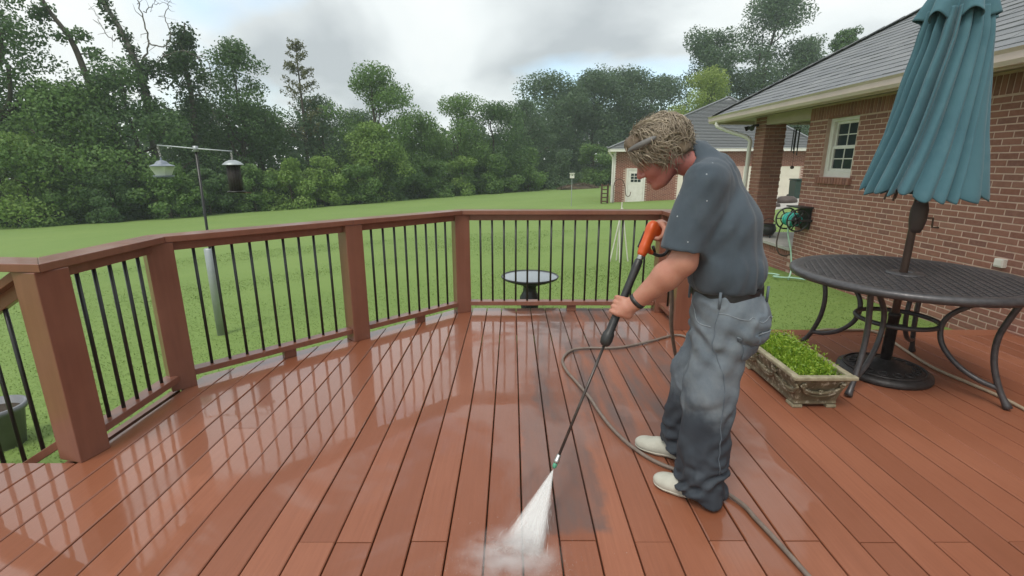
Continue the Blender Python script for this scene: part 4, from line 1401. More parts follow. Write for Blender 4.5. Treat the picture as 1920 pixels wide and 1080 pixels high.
def build_lawn_things():
    # bird bath
    x, y = .205, 5.42; zb = gz_(x, y)
    b = thing('bird_bath', 'dark metal bird bath full of water behind the far railing', 'bird bath', (x, y, zb))
    MB().lathe([(.17, -.02), (.17, .03), (.12, .06), (.09, .12), (.115, .25), (.115, .30), (.08, .36), (.075, .42), (.12, .50), (.14, .53)], (x, y, zb), 28).build('pedestal', 'bath_metal', b, True)
    zt = .175
    MB().lathe([(.06, -.12), (.14, -.085), (.24, -.052), (.318, -.02), (.330, .0), (.322, .008), (.312, -.004), (.22, -.03), (.0, -.045)], (x, y, zt), 44).build('bowl', 'bath_metal', b, True)
    MB().lathe([(.0, -.004), (.311, -.004)], (x, y, zt), 44, cap=False).build('water', 'water', b)
    # birdhouse on a pole
    x, y = 3.22, 26.7; zb = gz_(x, y)
    b = thing('birdhouse', 'small white birdhouse on a thin pole far out on the lawn', 'birdhouse', (x, y, zb))
    MB().tube([(x, y, zb - .1), (x, y, zb + 1.52)], .018, 6).build('pole', 'galvanized', b)
    bx = MB().box((x, y, zb + 1.62), (.22, .2, .24)).build('box', 'white_paint', b, bevel=.004)
    MB().box((x, y - .02, zb + 1.755), (.27, .28, .03)).build('roof', 'white_paint', b)
    MB().lathe([(.0, 0), (.025, 0), (.025, .004)], (x, y - .101, zb + 1.66), 12, (0, -1, 0)).build('entrance_hole', 'eye_dark', b)
    # brush pile
    x, y = 8.2, 59.5; zb = gz_(x, y)
    rg = np.random.default_rng(9)
    t = thing('brush_pile', 'brown heap of cut brush at the far lawn edge', 'brush pile', (x, y, zb))
    mb = MB()
    for i in range(420):
        u = rg.uniform(-1, 1); v = rg.uniform(-1, 1); hh = max(.02, .72 * (1 - abs(u) ** 1.6)) * rg.uniform(.1, 1)
        c = Vector((x + u * 2.6, y + v * .9, zb + hh)); d = Vector((rg.normal(), rg.normal() * .5, rg.normal() * .25)).normalized() * rg.uniform(.3, .9)
        mb.tube([c - d / 2, c + d / 2], [rg.uniform(.015, .05), .012], 4)
    mb.build('branches', 'brush', t)
    hp = MB(); prof = [(2.5, 0), (2.1, .28), (1.3, .5), (.5, .62), (0, .66)]
    hp.lathe(prof, (0, 0, 0), 20); hp.v = [(x + a, y + b * .45, zb - .05 + c) for a, b, c in hp.v]
    hp.build('earth_heap', 'brush', t, True)
    # hook and trellis by the garage corner
    x, y = 5.75, 28.0; zb = gz_(x, y)
    t = thing('shepherd_hook', 'thin curved iron garden hook beside the garage corner', 'garden hook', (x, y, zb))
    MB().tube([(x, y, zb - .1), (x, y, zb + .95)] + [tuple(v) for v in catmull([(x, y, zb + .95), (x + .1, y, zb + 1.25), (x + .42, y, zb + 1.3), (x + .62, y, zb + 1.0), (x + .72, y, zb + .45), (x + .92, y, zb + .4), (x + .98, y, zb + .62)], 5)], .022, 6).build('rod', 'rusty_iron', t, True)
    t = thing('wood_rack', 'small rusty rack standing at the garage corner', 'rack', (5.2, 28.1, gz_(5.2, 28.1)))
    zb = gz_(5.2, 28.1)
    for dx in (0, .35):
        MB().box((5.1 + dx, 28.1, zb + .55), (.05, .3, 1.1)).build('upright', 'rusty_iron', t)
    for k in range(5):
        MB().box((5.275, 28.1, zb + .12 + .22 * k), (.30, .28, .05)).build('shelf', 'rusty_iron', t)
    # thin white stakes by the railing
    x, y = 2.02, 9.1; zb = gz_(x, y)
    t = thing('wire_stand', 'thin white wire stand on the lawn behind the railing near the orange gun', 'wire stand', (x, y, zb))
    for (ax_, ay_), (bx_, bz_) in (((-.16, 0), (.03, 1.02)), ((.2, 0), (.03, 1.02)), ((.0, .15), (.02, 1.12)), ((.02, -.1), (.0, .6))):
        MB().tube([(x + ax_, y + ay_, zb - .05), (x + bx_, y, zb + bz_)], .012, 6).build('leg', 'white_paint', t)
    MB().tube([(x - .02, y, zb + .85), (x + .08, y, zb + .85)], .014, 6).build('crosspiece', 'white_paint', t)
    # grey pot at lower left
    x, y = -3.52, 2.98; zb = gz_(x, y)
    t = thing('flower_pot', 'grey plastic flower pot on the grass behind the stair balusters', 'flower pot', (x, y, zb))
    MB().lathe([(.12, 0), (.155, .26), (.172, .262), (.175, .30), (.158, .30), (.15, .25), (.0, .25)], (x, y, zb), 28).build('pot', 'grey_pot', t, True)
    MB().lathe([(.0, .262), (.14, .255)], (x, y, zb), 20, cap=False).build('soil', 'soil', t)
    # things by the drive
    rockpts = [('rock', 'smaller brown rock on the concrete drive seen through the porch', 10.7, 20.1, .22), ('rock', 'larger brown rock on the concrete drive seen through the porch', 12.3, 22.0, .36)]
    for i, (nm, lab, x, y, r_) in enumerate(rockpts):
        rg = np.random.default_rng(30 + i); mb = MB(); prof = [(0.001, -.3), (.8, -.2), (1.0, .15), (.9, .45), (.55, .68), (0.001, .74)]
        mb.lathe([(a * r_, b * r_) for a, b in prof], (0, 0, 0), 11)
        mb.v = [(x + a * (1.25 + rg.normal(0, .07)), y + b + rg.normal(0, .02), gz_(x, y) + .05 + c + rg.normal(0, .015)) for a, b, c in mb.v]
        tag(mb.build(nm, 'terracotta_dark', None, True), lab, 'rock', 'rocks on the drive')
    x, y = 14.3, 24.8; zb = gz_(x, y)
    t = thing('wheelie_bin', 'dark green bin on the drive seen through the porch', 'bin', (x, y, zb))
    MB().box((x, y, zb + .45), (.5, .55, .9), taper=1.12).build('body', 'bin_plastic', t, bevel=.02)
    MB().box((x, y - .02, zb + .945), (.62, .68, .07)).build('lid', 'bin_plastic', t, bevel=.02)
    for s in (-1, 1): MB().lathe([(.1, -.03), (.1, .03)], (x + s * .25, y + .3, zb + .1), 14, (1, 0, 0)).build('wheel', 'black_plastic', t)
    # pale green line left lying on the grass by the house
    pts = [(3.55, 7.35), (3.75, 7.3), (3.95, 7.26), (4.02, 7.12), (3.9, 7.05), (3.98, 6.95), (4.1, 6.9), (4.2, 6.75)]
    q = catmull([(a, b, gz_(a, b) + .045) for a, b in pts], 6)
    tag(MB().tube(q, .013, 8).build('garden_hose', 'hose_pale_green', None, True), 'pale green hose end lying on the grass by the wall', 'hose')
    # wind chime hanging in the porch
    x, y = 4.62, 8.25
    t = thing('wind_chime', 'dark tubular wind chime hanging from the porch beam', 'wind chime', (x, y, 2.0))
    MB().tube([(x, y, 2.06), (x, y, 1.98)], .003, 5).build('cord', 'black_metal', t)
    MB().lathe([(.055, 0), (.055, .015)], (x, y, 1.97), 16).build('disc', 'black_plastic', t)
    for k in range(5):
        a = k * 2 * math.pi / 5
        MB().tube([(x + .045 * math.cos(a), y + .045 * math.sin(a), 1.96), (x + .045 * math.cos(a), y + .045 * math.sin(a), 1.55 + .03 * k)], .009, 8).build('chime_tube', 'black_metal', t)
    MB().tube([(x, y, 1.97), (x, y, 1.36)], .0025, 5).build('string', 'black_metal', t)
    MB().lathe([(.001, 0), (.03, .015), (.03, .04), (.001, .06)], (x, y, 1.33), 12).build('striker', 'terracotta_dark', t)
    # dark round clipped plant pot on the porch floor
    x, y = 4.52, 8.55
    t = thing('black_cauldron', 'round black iron pot standing on the porch floor', 'pot', (x, y, .156))
    MB().lathe([(.02, .035), (.085, .05), (.125, .12), (.125, .17), (.105, .215), (.12, .23), (.11, .235), (.095, .21), (.0, .2)], (x, y, .156), 24).build('body', 'black_plastic', t, True)
    for k in range(3):
        a = k * 2.09 + .5
        MB().tube([(x + .07 * math.cos(a), y + .07 * math.sin(a), .215), (x + .1 * math.cos(a), y + .1 * math.sin(a), .157)], [.014, .010], 6).build('leg', 'black_plastic', t)
    MB().torus((x, y, .385), .10, .005, 16, 6, axis=(.5, 1, 0), a0=0, a1=math.pi).build('handle', 'black_plastic', t)


build_lawn_things()


# ------------------------------------------------------------------ table, umbrella, planter, hoses
TX, TY, TZ = 2.635, 3.17, .72


def build_table():
    t = thing('patio_table', 'round dark cast metal patio table with lattice top beside the umbrella', 'table', (TX, TY, 0))
    Rt = .71
    MB().lathe([(.585, -.006), (.615, .004), (.66, .004), (.675, -.004), (.68, -.02), (.672, -.042), (.66, -.042), (.65, -.012), (.585, -.012)], (TX, TY, TZ), 72).build('rim', 'cast_metal', t, True)
    MB().lathe([(.032, -.012), (.032, .006), (.045, .008), (.10, .004), (.115, -.004), (.10, -.012)], (TX, TY, TZ), 40).build('centre_plate', 'cast_metal', t, True)
    lat = MB(); step = .044
    for d in (0, 1):
        k = -18
        while k <= 18:
            o = k * step; half2 = .592 ** 2 - o * o; k += 1
            if half2 <= 0.002: continue
            hl = math.sqrt(half2)
            a = R(65) if d == 0 else R(155)
            ux, uy = math.cos(a), math.sin(a); nx_, ny_ = -uy, ux
            segs = [(-hl, hl)]
            if abs(o) < .034: segs = [(-hl, -.034), (.034, hl)]
            for s0, s1 in segs:
                lat.bar((TX + ux * s0 + nx_ * o, TY + uy * s0 + ny_ * o, TZ - .004 - .003 * d), (TX + ux * s1 + nx_ * o, TY + uy * s1 + ny_ * o, TZ - .004 - .003 * d), .0135, .006)
    lat.build('lattice_top', 'cast_metal', t)
    for a in (38, 112, 216, 301):
        a = R(a); u = Vector((math.cos(a), math.sin(a), 0)); n = Vector((-u.y, u.x, 0)); c = Vector((TX, TY, 0))
        def P(r_, z): return tuple(c + u * r_ + Vector((0, 0, z)))
        leg = MB()
        leg_pts = catmull([P(.585, TZ - .03), P(.545, .56), P(.515, .42), P(.525, .27), P(.575, .12), P(.635, .012)], 6)
        leg.tube(leg_pts, [.017] * (len(leg_pts) - 3) + [.019, .022, .024], 8)
        leg.build('leg', 'cast_metal', t, True)
        inner = catmull([P(.50, TZ - .03), P(.38, .60), P(.275, .50), P(.245, .40), P(.275, .29), P(.37, .19), P(.48, .135), P(.585, .115)], 6)
        MB().tube(inner, .0165, 8).build('scroll', 'cast_metal', t, True)
    MB().torus((TX, TY, .40), .232, .016, 48, 8, 1, 1).build('brace_ring', 'cast_metal', t, True)


build_table()


def build_umbrella():
    ux, uy = 2.61, 3.16
    b = thing('umbrella_base', 'round ornate dark umbrella base on the deck under the table', 'umbrella base', (ux, uy, 0))
    MB().lathe([(.275, .0), (.28, .012), (.275, .035), (.235, .05), (.17, .062), (.09, .085), (.06, .105), (.05, .11)], (ux, uy, .002), 56).build('plate', 'base_metal', b, True)
    orn = MB()
    for k in range(14):
        a = k * 2 * math.pi / 14
        orn.torus((ux + .185 * math.cos(a), uy + .185 * math.sin(a), .064), .024, .006, 14, 6, axis=(math.cos(a) * .25, math.sin(a) * .25, 1))
    orn.torus((ux, uy, .055), .238, .007, 48, 6)
    orn.build('relief', 'base_metal', b, True)
    MB().lathe([(.033, .10), (.033, .42), (.036, .42), (.036, .44), (.0265, .445)], (ux, uy, 0), 24).build('socket', 'base_metal', b, True)
    MB().tube([(ux + .03, uy - .01, .36), (ux + .07, uy - .03, .36)], .008, 8).build('clamp_screw', 'base_metal', b)

    u = thing('patio_umbrella', 'closed blue grey patio umbrella standing through the table', 'umbrella', (ux, uy, .1))
    MB().tube([(ux, uy, .115), (ux + .005, uy, 2.75)], .0225, 16).build('pole', 'bronze_pole', u, True)
    ch = MB(); ch.lathe([(.026, 0), (.038, .03), (.047, .08), (.047, .15), (.038, .19), (.03, .22)], (ux + .012, uy - .012, .995), 20)
    ch.build('crank_housing', 'terracotta_dark', u, True)
    MB().tube([(ux + .055, uy - .02, 1.09), (ux + .095, uy - .03, 1.09), (ux + .10, uy - .03, 1.03), (ux + .135, uy - .04, 1.03)], .006, 8).build('crank_handle', 'bronze_pole', u, True)
    # canopy: deep hanging pleats, gathered below the cap
    rg = np.random.default_rng(21)
    NT, NS = 420, 110
    th = np.linspace(0, 2 * np.pi, NT, endpoint=False)
    npl = 21
    centers = np.cumsum(rg.uniform(.5, 1.6, npl)); centers = centers / centers[-1] * 2 * np.pi
    depth = rg.uniform(.25, 1.2, npl); hem = rg.uniform(-.018, .018, npl)
    ss = np.linspace(0, 1, NS)
    zs = 2.30 + (1.225 - 2.30) * ss
    # half widths from the photograph, top to hem
    Rv = np.interp(zs, [1.18, 1.253, 1.45, 1.61, 1.77, 1.92, 2.07, 2.18, 2.31], [.352, .350, .308, .272, .247, .228, .204, .190, .16])
    Cx = np.interp(zs, [1.2, 1.5, 1.92, 2.12, 2.31], [2.615, 2.622, 2.626, 2.632, 2.622])
    V = np.empty((NS, NT, 3))
    for i, s in enumerate(ss):
        tw = -.55 * s + .12 * np.sin(th * 2 + 1.3) * s
        # fold profile: sawtooth-like overlap for each pleat
        ph = np.zeros(NT); hm = np.zeros(NT)
        prev = np.concatenate([[centers[-1] - 2 * np.pi], centers[:-1]])
        tt = np.mod(th, 2 * np.pi)
        for k in range(npl):
            a, b = prev[k], centers[k]
            for sh in (0, -2 * np.pi):
                m = (tt >= a + sh) & (tt < b + sh) if sh else (tt >= a) & (tt < b)
                q = (tt[m] - a - sh) / (b - a)
                f = np.where(q < .68, np.sin(q / .68 * np.pi / 2) ** 1.2, np.clip(np.cos((q - .68) / .32 * np.pi / 2), 0, 1) ** .9)
                ph[m] = 1 - depth[k] * (.44 - .16 * s) * (1 - f); hm[m] = hem[k] + .03 * (1 - f)
        r = Rv[i] * ph
        wr = .006 * np.sin(th * 5 + s * 2) + .004 * np.sin(th * 11 - s * 3) 
        r = r + wr * (1 - .3 * s)
        x = Cx[i] + r * np.cos(th + tw) * (1.0); y = uy + r * np.sin(th + tw) * .82
        z = zs[i] + hm * s ** 3 - .025 * s ** 6 * np.cos(th)
        V[i] = np.stack([x, y, z], -1)
    a = (np.arange(NS - 1)[:, None] * NT + np.arange(NT)[None]).ravel(); bb = (np.arange(NS - 1)[:, None] * NT + (np.arange(NT) + 1)[None] % NT).ravel()
    F = np.stack([a, a + NT, bb + NT, bb], -1)
    o = link('canopy', np_mesh('canopy', V.reshape(-1, 3), F, 'canopy_fabric', True), u)
    sm = o.modifiers.new('thickness', 'SOLIDIFY'); sm.thickness = .003
    # flared vent collar bunched at the top
    NT2, NS2 = 260, 26
    th = np.linspace(0, 2 * np.pi, NT2, endpoint=False)
    V = np.empty((NS2, NT2, 3))
    for i in range(NS2):
        s = i / (NS2 - 1)
        lob = .5 + .5 * np.cos(th * 7 + .6 * np.sin(th * 2 + 1))
        r = (.05 + .17 * s ** .8) * (1 - .38 * s * (1 - lob)) + .01 * np.sin(th * 13 + 3 * s)
        z = 2.52 - .30 * s ** 1.25 + .05 * s * lob + .012 * np.sin(th * 9)
        V[i] = np.stack([2.618 + r * np.cos(th), uy + r * np.sin(th) * .85, z], -1)
    a = (np.arange(NS2 - 1)[:, None] * NT2 + np.arange(NT2)[None]).ravel(); bb = (np.arange(NS2 - 1)[:, None] * NT2 + (np.arange(NT2) + 1)[None] % NT2).ravel()
    o = link('vent_flap', np_mesh('vent_flap', V.reshape(-1, 3), np.stack([a, a + NT2, bb + NT2, bb], -1), 'canopy_fabric', True), u)
    sm = o.modifiers.new('thickness', 'SOLIDIFY'); sm.thickness = .003
    MB().lathe([(.05, 0), (.035, .05), (.02, .12), (.028, .16), (.0, .2)], (2.615, uy, 2.51), 20).build('finial', 'bronze_pole', u, True)
    # ribs folded against the pole, ends just under the hem
    for k in range(8):
        a = k * math.pi / 4 + .2
        MB().tube([(ux + .03 * math.cos(a), uy + .03 * math.sin(a), 2.3), (ux + .10 * math.cos(a), uy + .085 * math.sin(a), 1.55), (ux + .19 * math.cos(a), uy + .15 * math.sin(a), 1.20)], .007, 6).build('rib', 'bronze_pole', u)


build_umbrella()


def build_planter():
    x0, x1, y0, y1, H = 1.655, 2.0, 2.60, 3.36, .235
    cx_, cy_ = (x0 + x1) / 2, (y0 + y1) / 2
    p = thing('planter_box', 'weathered ornate stone planter box of green herbs behind the man', 'planter', (cx_, cy_, 0))
    hx, hy = (x1 - x0) / 2, (y1 - y0) / 2
    prof = [(.80, .82, .018), (.86, .87, .03), (.84, .86, .045), (.86, .88, .08), (.90, .91, .13), (.95, .955, .175), (.96, .965, .195), (1.0, 1.0, .205)]
    b = MB(); v = []; f = []
    inset = lambda s, h: h - (1 - s) * .30
    rings = [(hx - (1 - a) * .30, hy - (1 - c) * .45, z) for a, c, z in prof]
    rings += [(hx - .03, hy - .03, .205), (hx - .045, hy - .045, .15)]
    for rx, ry, z in rings:
        v += [(cx_ - rx, cy_ - ry, z), (cx_ + rx, cy_ - ry, z), (cx_ + rx, cy_ + ry, z), (cx_ - rx, cy_ + ry, z)]
    for i in range(len(rings) - 1):
        for k in range(4):
            a = i * 4 + k; c = i * 4 + (k + 1) % 4; f.append((a, c, c + 4, a + 4))
    f += [(3, 2, 1, 0), tuple((len(rings) - 1) * 4 + k for k in range(4))]
    b.add(v, f).build('box', 'weathered_stone', p, bevel=.004)
    rim = MB()
    for (a, c), s in (((cx_, y0 + .012), (x1 - x0 + .03, .04)), ((cx_, y1 - .012), (x1 - x0 + .03, .04)), ((x0 + .012, cy_), (.04, y1 - y0 - .065)), ((x1 - .012, cy_), (.04, y1 - y0 - .065))):
        rim.box((a, c, .217), (*s, .024))
    rim.build('rim', 'stone_rim', p, bevel=.006)
    base = MB()
    for sx in (-1, 1):
        for sy in (-1, 1):
            base.box((cx_ + sx * (hx - .07), cy_ + sy * (hy - .10), .01), (.06, .08, .02))
    base.build('feet', 'stone_rim', p, bevel=.004)
    pl = MB(); pl.box((cx_, cy_, .026), ((hx - .05) * 2, (hy - .07) * 2, .018)); pl.build('plinth', 'stone_rim', p, bevel=.005)
    # swags and rosettes in relief: front end and the long side
    def relief(face):
        mb = MB()
        def at(a, z):
            t_ = (z - .045) / .15
            if face == 'front': return (cx_ + a, y0 + .055 - .05 * t_, z)
            return (x0 + .045 - .042 * t_, cy_ + a, z)
        span = .115 if face == 'front' else .13
        offs = [0] if face == 'front' else [-.24, 0, .24]
        for o_ in offs:
            for s in (0, 1):
                pts = [at(o_ + span * math.cos(q), .165 - (.075 - .02 * s) * math.sin(q)) for q in np.linspace(0, math.pi, 13)]
                mb.tube(pts, [.006 + .006 * math.sin(q) for q in np.linspace(0, math.pi, 13)], 7)
            for e_ in (-span, span, 0):
                c = at(o_ + e_, .165 if e_ else .115)
                for k in range(6):
                    a = k * math.pi / 3
                    mb.lathe([(.001, .008), (.008, .004), (.009, -.004)], at(o_ + e_ + .012 * math.cos(a), c[2] + .012 * math.sin(a)), 7, (0, -1, 0) if face == 'front' else (-1, 0, 0))
        mb.build('relief', 'weathered_stone', p, True)
    relief('front'); relief('side')
    MB().box((cx_, cy_, .155), (x1 - x0 - .095, y1 - y0 - .095, .02)).build('soil', 'soil', p)
    # herbs: feathery sprigs
    rg = np.random.default_rng(61); n = 3400
    V = []; k = 0
    x = rg.uniform(x0 + .045, x1 - .05, n); y = y0 + .05 + (y1 - y0 - .1) * rg.uniform(0, 1, n) ** .9
    mound = .075 + .06 * np.sin((y - y0) / (y1 - y0) * np.pi) * np.sin((x - x0) / (x1 - x0) * np.pi)
    h = mound * rg.uniform(.35, 1.35, n)
    yaw = rg.uniform(0, 6.28, n); w = rg.uniform(.0025, .006, n)
    lx, ly = rg.normal(0, .03, n), rg.normal(0, .03, n)
    z0 = .162
    A = np.stack([x - w * np.cos(yaw), y - w * np.sin(yaw), np.full(n, z0) + h * .1], -1); B = np.stack([x + w * np.cos(yaw), y + w * np.sin(yaw), np.full(n, z0) + h * .1], -1)
    C = np.stack([x + lx * .6 + w * 1.2 * np.cos(yaw), y + ly * .6 + w * 1.2 * np.sin(yaw), z0 + h * .7], -1); D = np.stack([x + lx * .6 - w * 1.2 * np.cos(yaw), y + ly * .6 - w * 1.2 * np.sin(yaw), z0 + h * .7], -1)
    blades = np.stack([A, B, C, D], 1).reshape(-1, 3)
    lf = 5200
    idx = rg.integers(0, n, lf)
    tip = np.stack([x[idx] + lx[idx] * rg.uniform(.3, 1, lf), y[idx] + ly[idx] * rg.uniform(.3, 1, lf), z0 + h[idx] * rg.uniform(.5, 1.05, lf)], -1)
    d1 = rand_dirs(rg, lf) * rg.uniform(.006, .014, lf)[:, None]; d2 = rand_dirs(rg, lf) * rg.uniform(.003, .006, lf)[:, None]
    leaves = np.stack([tip - d1, tip + d2, tip + d1, tip - d2], 1).reshape(-1, 3)
    VV = np.concatenate([blades, leaves])
    o = link('herb_plants', np_mesh('herb_plants', VV, np.arange(len(VV)).reshape(-1, 4), 'herb_leaf'))
    tag(o, 'bright green feathery herbs growing in the stone planter', 'plants'); o['kind'] = 'stuff'


build_planter()


def build_hoses():
    p1 = [(.80, 2.30, .62), (.93, 2.52, .34), (1.15, 2.95, .10), (1.42, 3.5, .016), (1.47, 3.82, .014), (1.38, 3.90, .014), (1.141, 3.756, .014), (.847, 3.613, .014), (.591, 3.602, .014), (.458, 3.546, .014), (.377, 3.366, .014), (.384, 3.174, .014), (.429, 2.993, .014), (.484, 2.772, .014), (.516, 2.571, .014), (.557, 2.39, .014), (.62, 2.224, .014), (.70, 2.10, .014), (.80, 2.015, .014), (.90, 1.93, .014), (.985, 1.80, .014), (1.005, 1.70, .014), (1.025, 1.592, .014), (1.052, 1.415, .014), (1.075, 1.211, .014), (1.15, .6, .014), (1.3, -.4, .014)]
    p0 = [(.685, 2.115, 1.10), (.72, 2.16, .98), (.76, 2.22, .80)]
    q = catmull(p0 + p1, 8)
    tag(MB().tube(q, .0095, 10).build('pressure_hose', 'hose_tan', None, True), 'tan pressure washer hose looping over the deck past the feet', 'hose')
    p2 = [(2.62, 4.13, -.05), (2.74, 4.02, .02), (2.972, 4.035, .0125), (3.11, 4.03, .0125), (3.165, 3.96, .0125), (3.144, 3.824, .0125), (3.068, 3.5, .0125), (3.02, 3.225, .0125), (3.04, 3.006, .0125), (3.065, 2.79, .0125), (3.05, 2.594, .0125), (3.019, 2.36, .0125), (2.95, 1.9, .0125), (2.9, 1.0, .0125)]
    tag(MB().tube(catmull(p2, 8), .0105, 10).build('garden_hose', 'hose_beige', None, True), 'beige hose running under the table along the deck', 'hose')


build_hoses()


# ------------------------------------------------------------------ person, by signed distance fields and surface nets
def surface_net(fn, lo, hi, h):
    lo = np.array(lo, float); hi = np.array(hi, float)
    n = np.ceil((hi - lo) / h).astype(int) + 1
    ax = [lo[i] + h * np.arange(n[i]) for i in range(3)]
    G = np.stack(np.meshgrid(*ax, indexing='ij'), -1)
    # coarse pass first, then only the points near the surface
    st = 4
    fc = fn(G[::st, ::st, ::st].reshape(-1, 3)).reshape(G[::st, ::st, ::st].shape[:3])
    f = fc.repeat(st, 0).repeat(st, 1).repeat(st, 2)[:n[0], :n[1], :n[2]].copy()
    near = np.abs(f) < st * h * 1.75 + .022
    Pn = G[near]; vals = np.empty(len(Pn))
    for i in range(0, len(Pn), 60000): vals[i:i + 60000] = fn(Pn[i:i + 60000])
    f[near] = vals
    ins = f < 0
    c = np.zeros(n - 1, int)
    for dx in (0, 1):
        for dy in (0, 1):
            for dz in (0, 1):
                c += ins[dx:n[0] - 1 + dx, dy:n[1] - 1 + dy, dz:n[2] - 1 + dz]
    act = (c > 0) & (c < 8)
    ijk = np.argwhere(act)
    idx = -np.ones(n - 1, int); idx[act] = np.arange(len(ijk))
    acc = np.zeros((len(ijk), 3)); cnt = np.zeros(len(ijk))
    corners = [(a, b, d) for a in (0, 1) for b in (0, 1) for d in (0, 1)]
    for a in corners:
        for k in range(3):
            if a[k]: continue
            b = list(a); b[k] = 1
            fa = f[ijk[:, 0] + a[0], ijk[:, 1] + a[1], ijk[:, 2] + a[2]]; fb = f[ijk[:, 0] + b[0], ijk[:, 1] + b[1], ijk[:, 2] + b[2]]
            m = (fa < 0) != (fb < 0)
            t = np.where(m, fa / np.where(m, fa - fb, 1), 0)
            p = np.array(a, float)[None].repeat(len(ijk), 0); p[:, k] = t
            acc[m] += p[m]; cnt[m] += 1
    V = lo + h * (ijk + acc / cnt[:, None])
    F = []
    for k in range(3):
        k1, k2 = (k + 1) % 3, (k + 2) % 3
        sl0 = [slice(None)] * 3; sl1 = [slice(None)] * 3
        sl0[k] = slice(0, n[k] - 1); sl1[k] = slice(1, n[k])
        for d in (k1, k2):
            sl0[d] = slice(1, n[d] - 1); sl1[d] = slice(1, n[d] - 1)
        a, b = ins[tuple(sl0)], ins[tuple(sl1)]
        e = np.argwhere(a != b)
        if not len(e): continue
        flip = a[e[:, 0], e[:, 1], e[:, 2]]
        base = e.copy(); base[:, k1] += 1; base[:, k2] += 1
        def cell(o1, o2):
            q = base.copy(); q[:, k1] -= o1; q[:, k2] -= o2
            return idx[q[:, 0], q[:, 1], q[:, 2]]
        q = np.stack([cell(1, 1), cell(0, 1), cell(0, 0), cell(1, 0)], -1)
        q[~flip] = q[~flip][:, ::-1]
        F.append(q)
    F = np.concatenate(F); F = F[(F >= 0).all(1)]
    return V, F


def smin(a, b, k):
    h = np.clip(.5 + .5 * (b - a) / k, 0, 1)
    return b * (1 - h) + a * h - k * h * (1 - h)


def smax(a, b, k): return -smin(-a, -b, k)


def cap(P, a, b, ra, rb):
    a, b = np.array(a, float), np.array(b, float); ab = b - a
    t = np.clip(((P - a) @ ab) / (ab @ ab), 0, 1)
    return np.linalg.norm(P - a - t[:, None] * ab, axis=1) - (ra + (rb - ra) * t)


def ell(P, c, ax, r):
    q = (P - np.array(c)) @ np.array(ax).T
    r = np.array(r); k0 = np.linalg.norm(q / r, axis=1); k1 = np.linalg.norm(q / r ** 2, axis=1)
    return k0 * (k0 - 1) / np.maximum(k1, 1e-6)


_NG = np.random.default_rng(99).normal(0, 1, (24, 24, 24))


def vnoise(P, scale):
    q = P * scale; i = np.floor(q).astype(int); f = q - i; f = f * f * (3 - 2 * f)
    out = 0
    for a in (0, 1):
        for b in (0, 1):
            for c in (0, 1):
                w = (f[:, 0] if a else 1 - f[:, 0]) * (f[:, 1] if b else 1 - f[:, 1]) * (f[:, 2] if c else 1 - f[:, 2])
                out = out + w * _NG[(i[:, 0] + a) % 24, (i[:, 1] + b) % 24, (i[:, 2] + c) % 24]
    return out


PX, PY = .925, 1.985
FW = np.array([-.9, .436, 0]); LF = np.array([-.436, -.9, 0]); UP = np.array([0, 0, 1.])


def Wp(u, w, z): return np.array([PX, PY, 0]) + FW * u + LF * w + UP * z


def loc(P):
    d = P - np.array([PX, PY, 0]); return np.stack([d @ FW, d @ LF, d[:, 2]], -1)


S_L = np.array([.728, 1.872, 1.36]); E_L = np.array([.668, 1.86, 1.06]); W_L = np.array([.512, 1.935, .872])
S_R = Wp(.13, -.19, 1.35); E_R = np.array([.87, 2.28, 1.10]); W_R = np.array([.705, 2.115, 1.135])
G0 = np.array([.572, 2.05, 1.105]); NZ = np.array([.176, 1.80, .18])
LD = (NZ - G0) / np.linalg.norm(NZ - G0)
HC = G0 + (NZ - G0) * .285
HEAD = np.array([.604, 2.065, 1.478])
HF = np.array([-.985, .17, 0]); HF /= np.linalg.norm(HF)
HS = np.array([HF[1] * -1, HF[0], 0])          # towards his left, the camera side
HS = np.array([-HF[1], HF[0], 0])
PHI = R(35)
HN = HF * math.cos(PHI) - UP * math.sin(PHI)   # the way the face points
HA = HF * math.sin(PHI) + UP * math.cos(PHI)   # chin to crown
HX = np.stack([HN, HS, HA])


def hp(n, s, a): return HEAD + HN * n + HS * s + HA * a


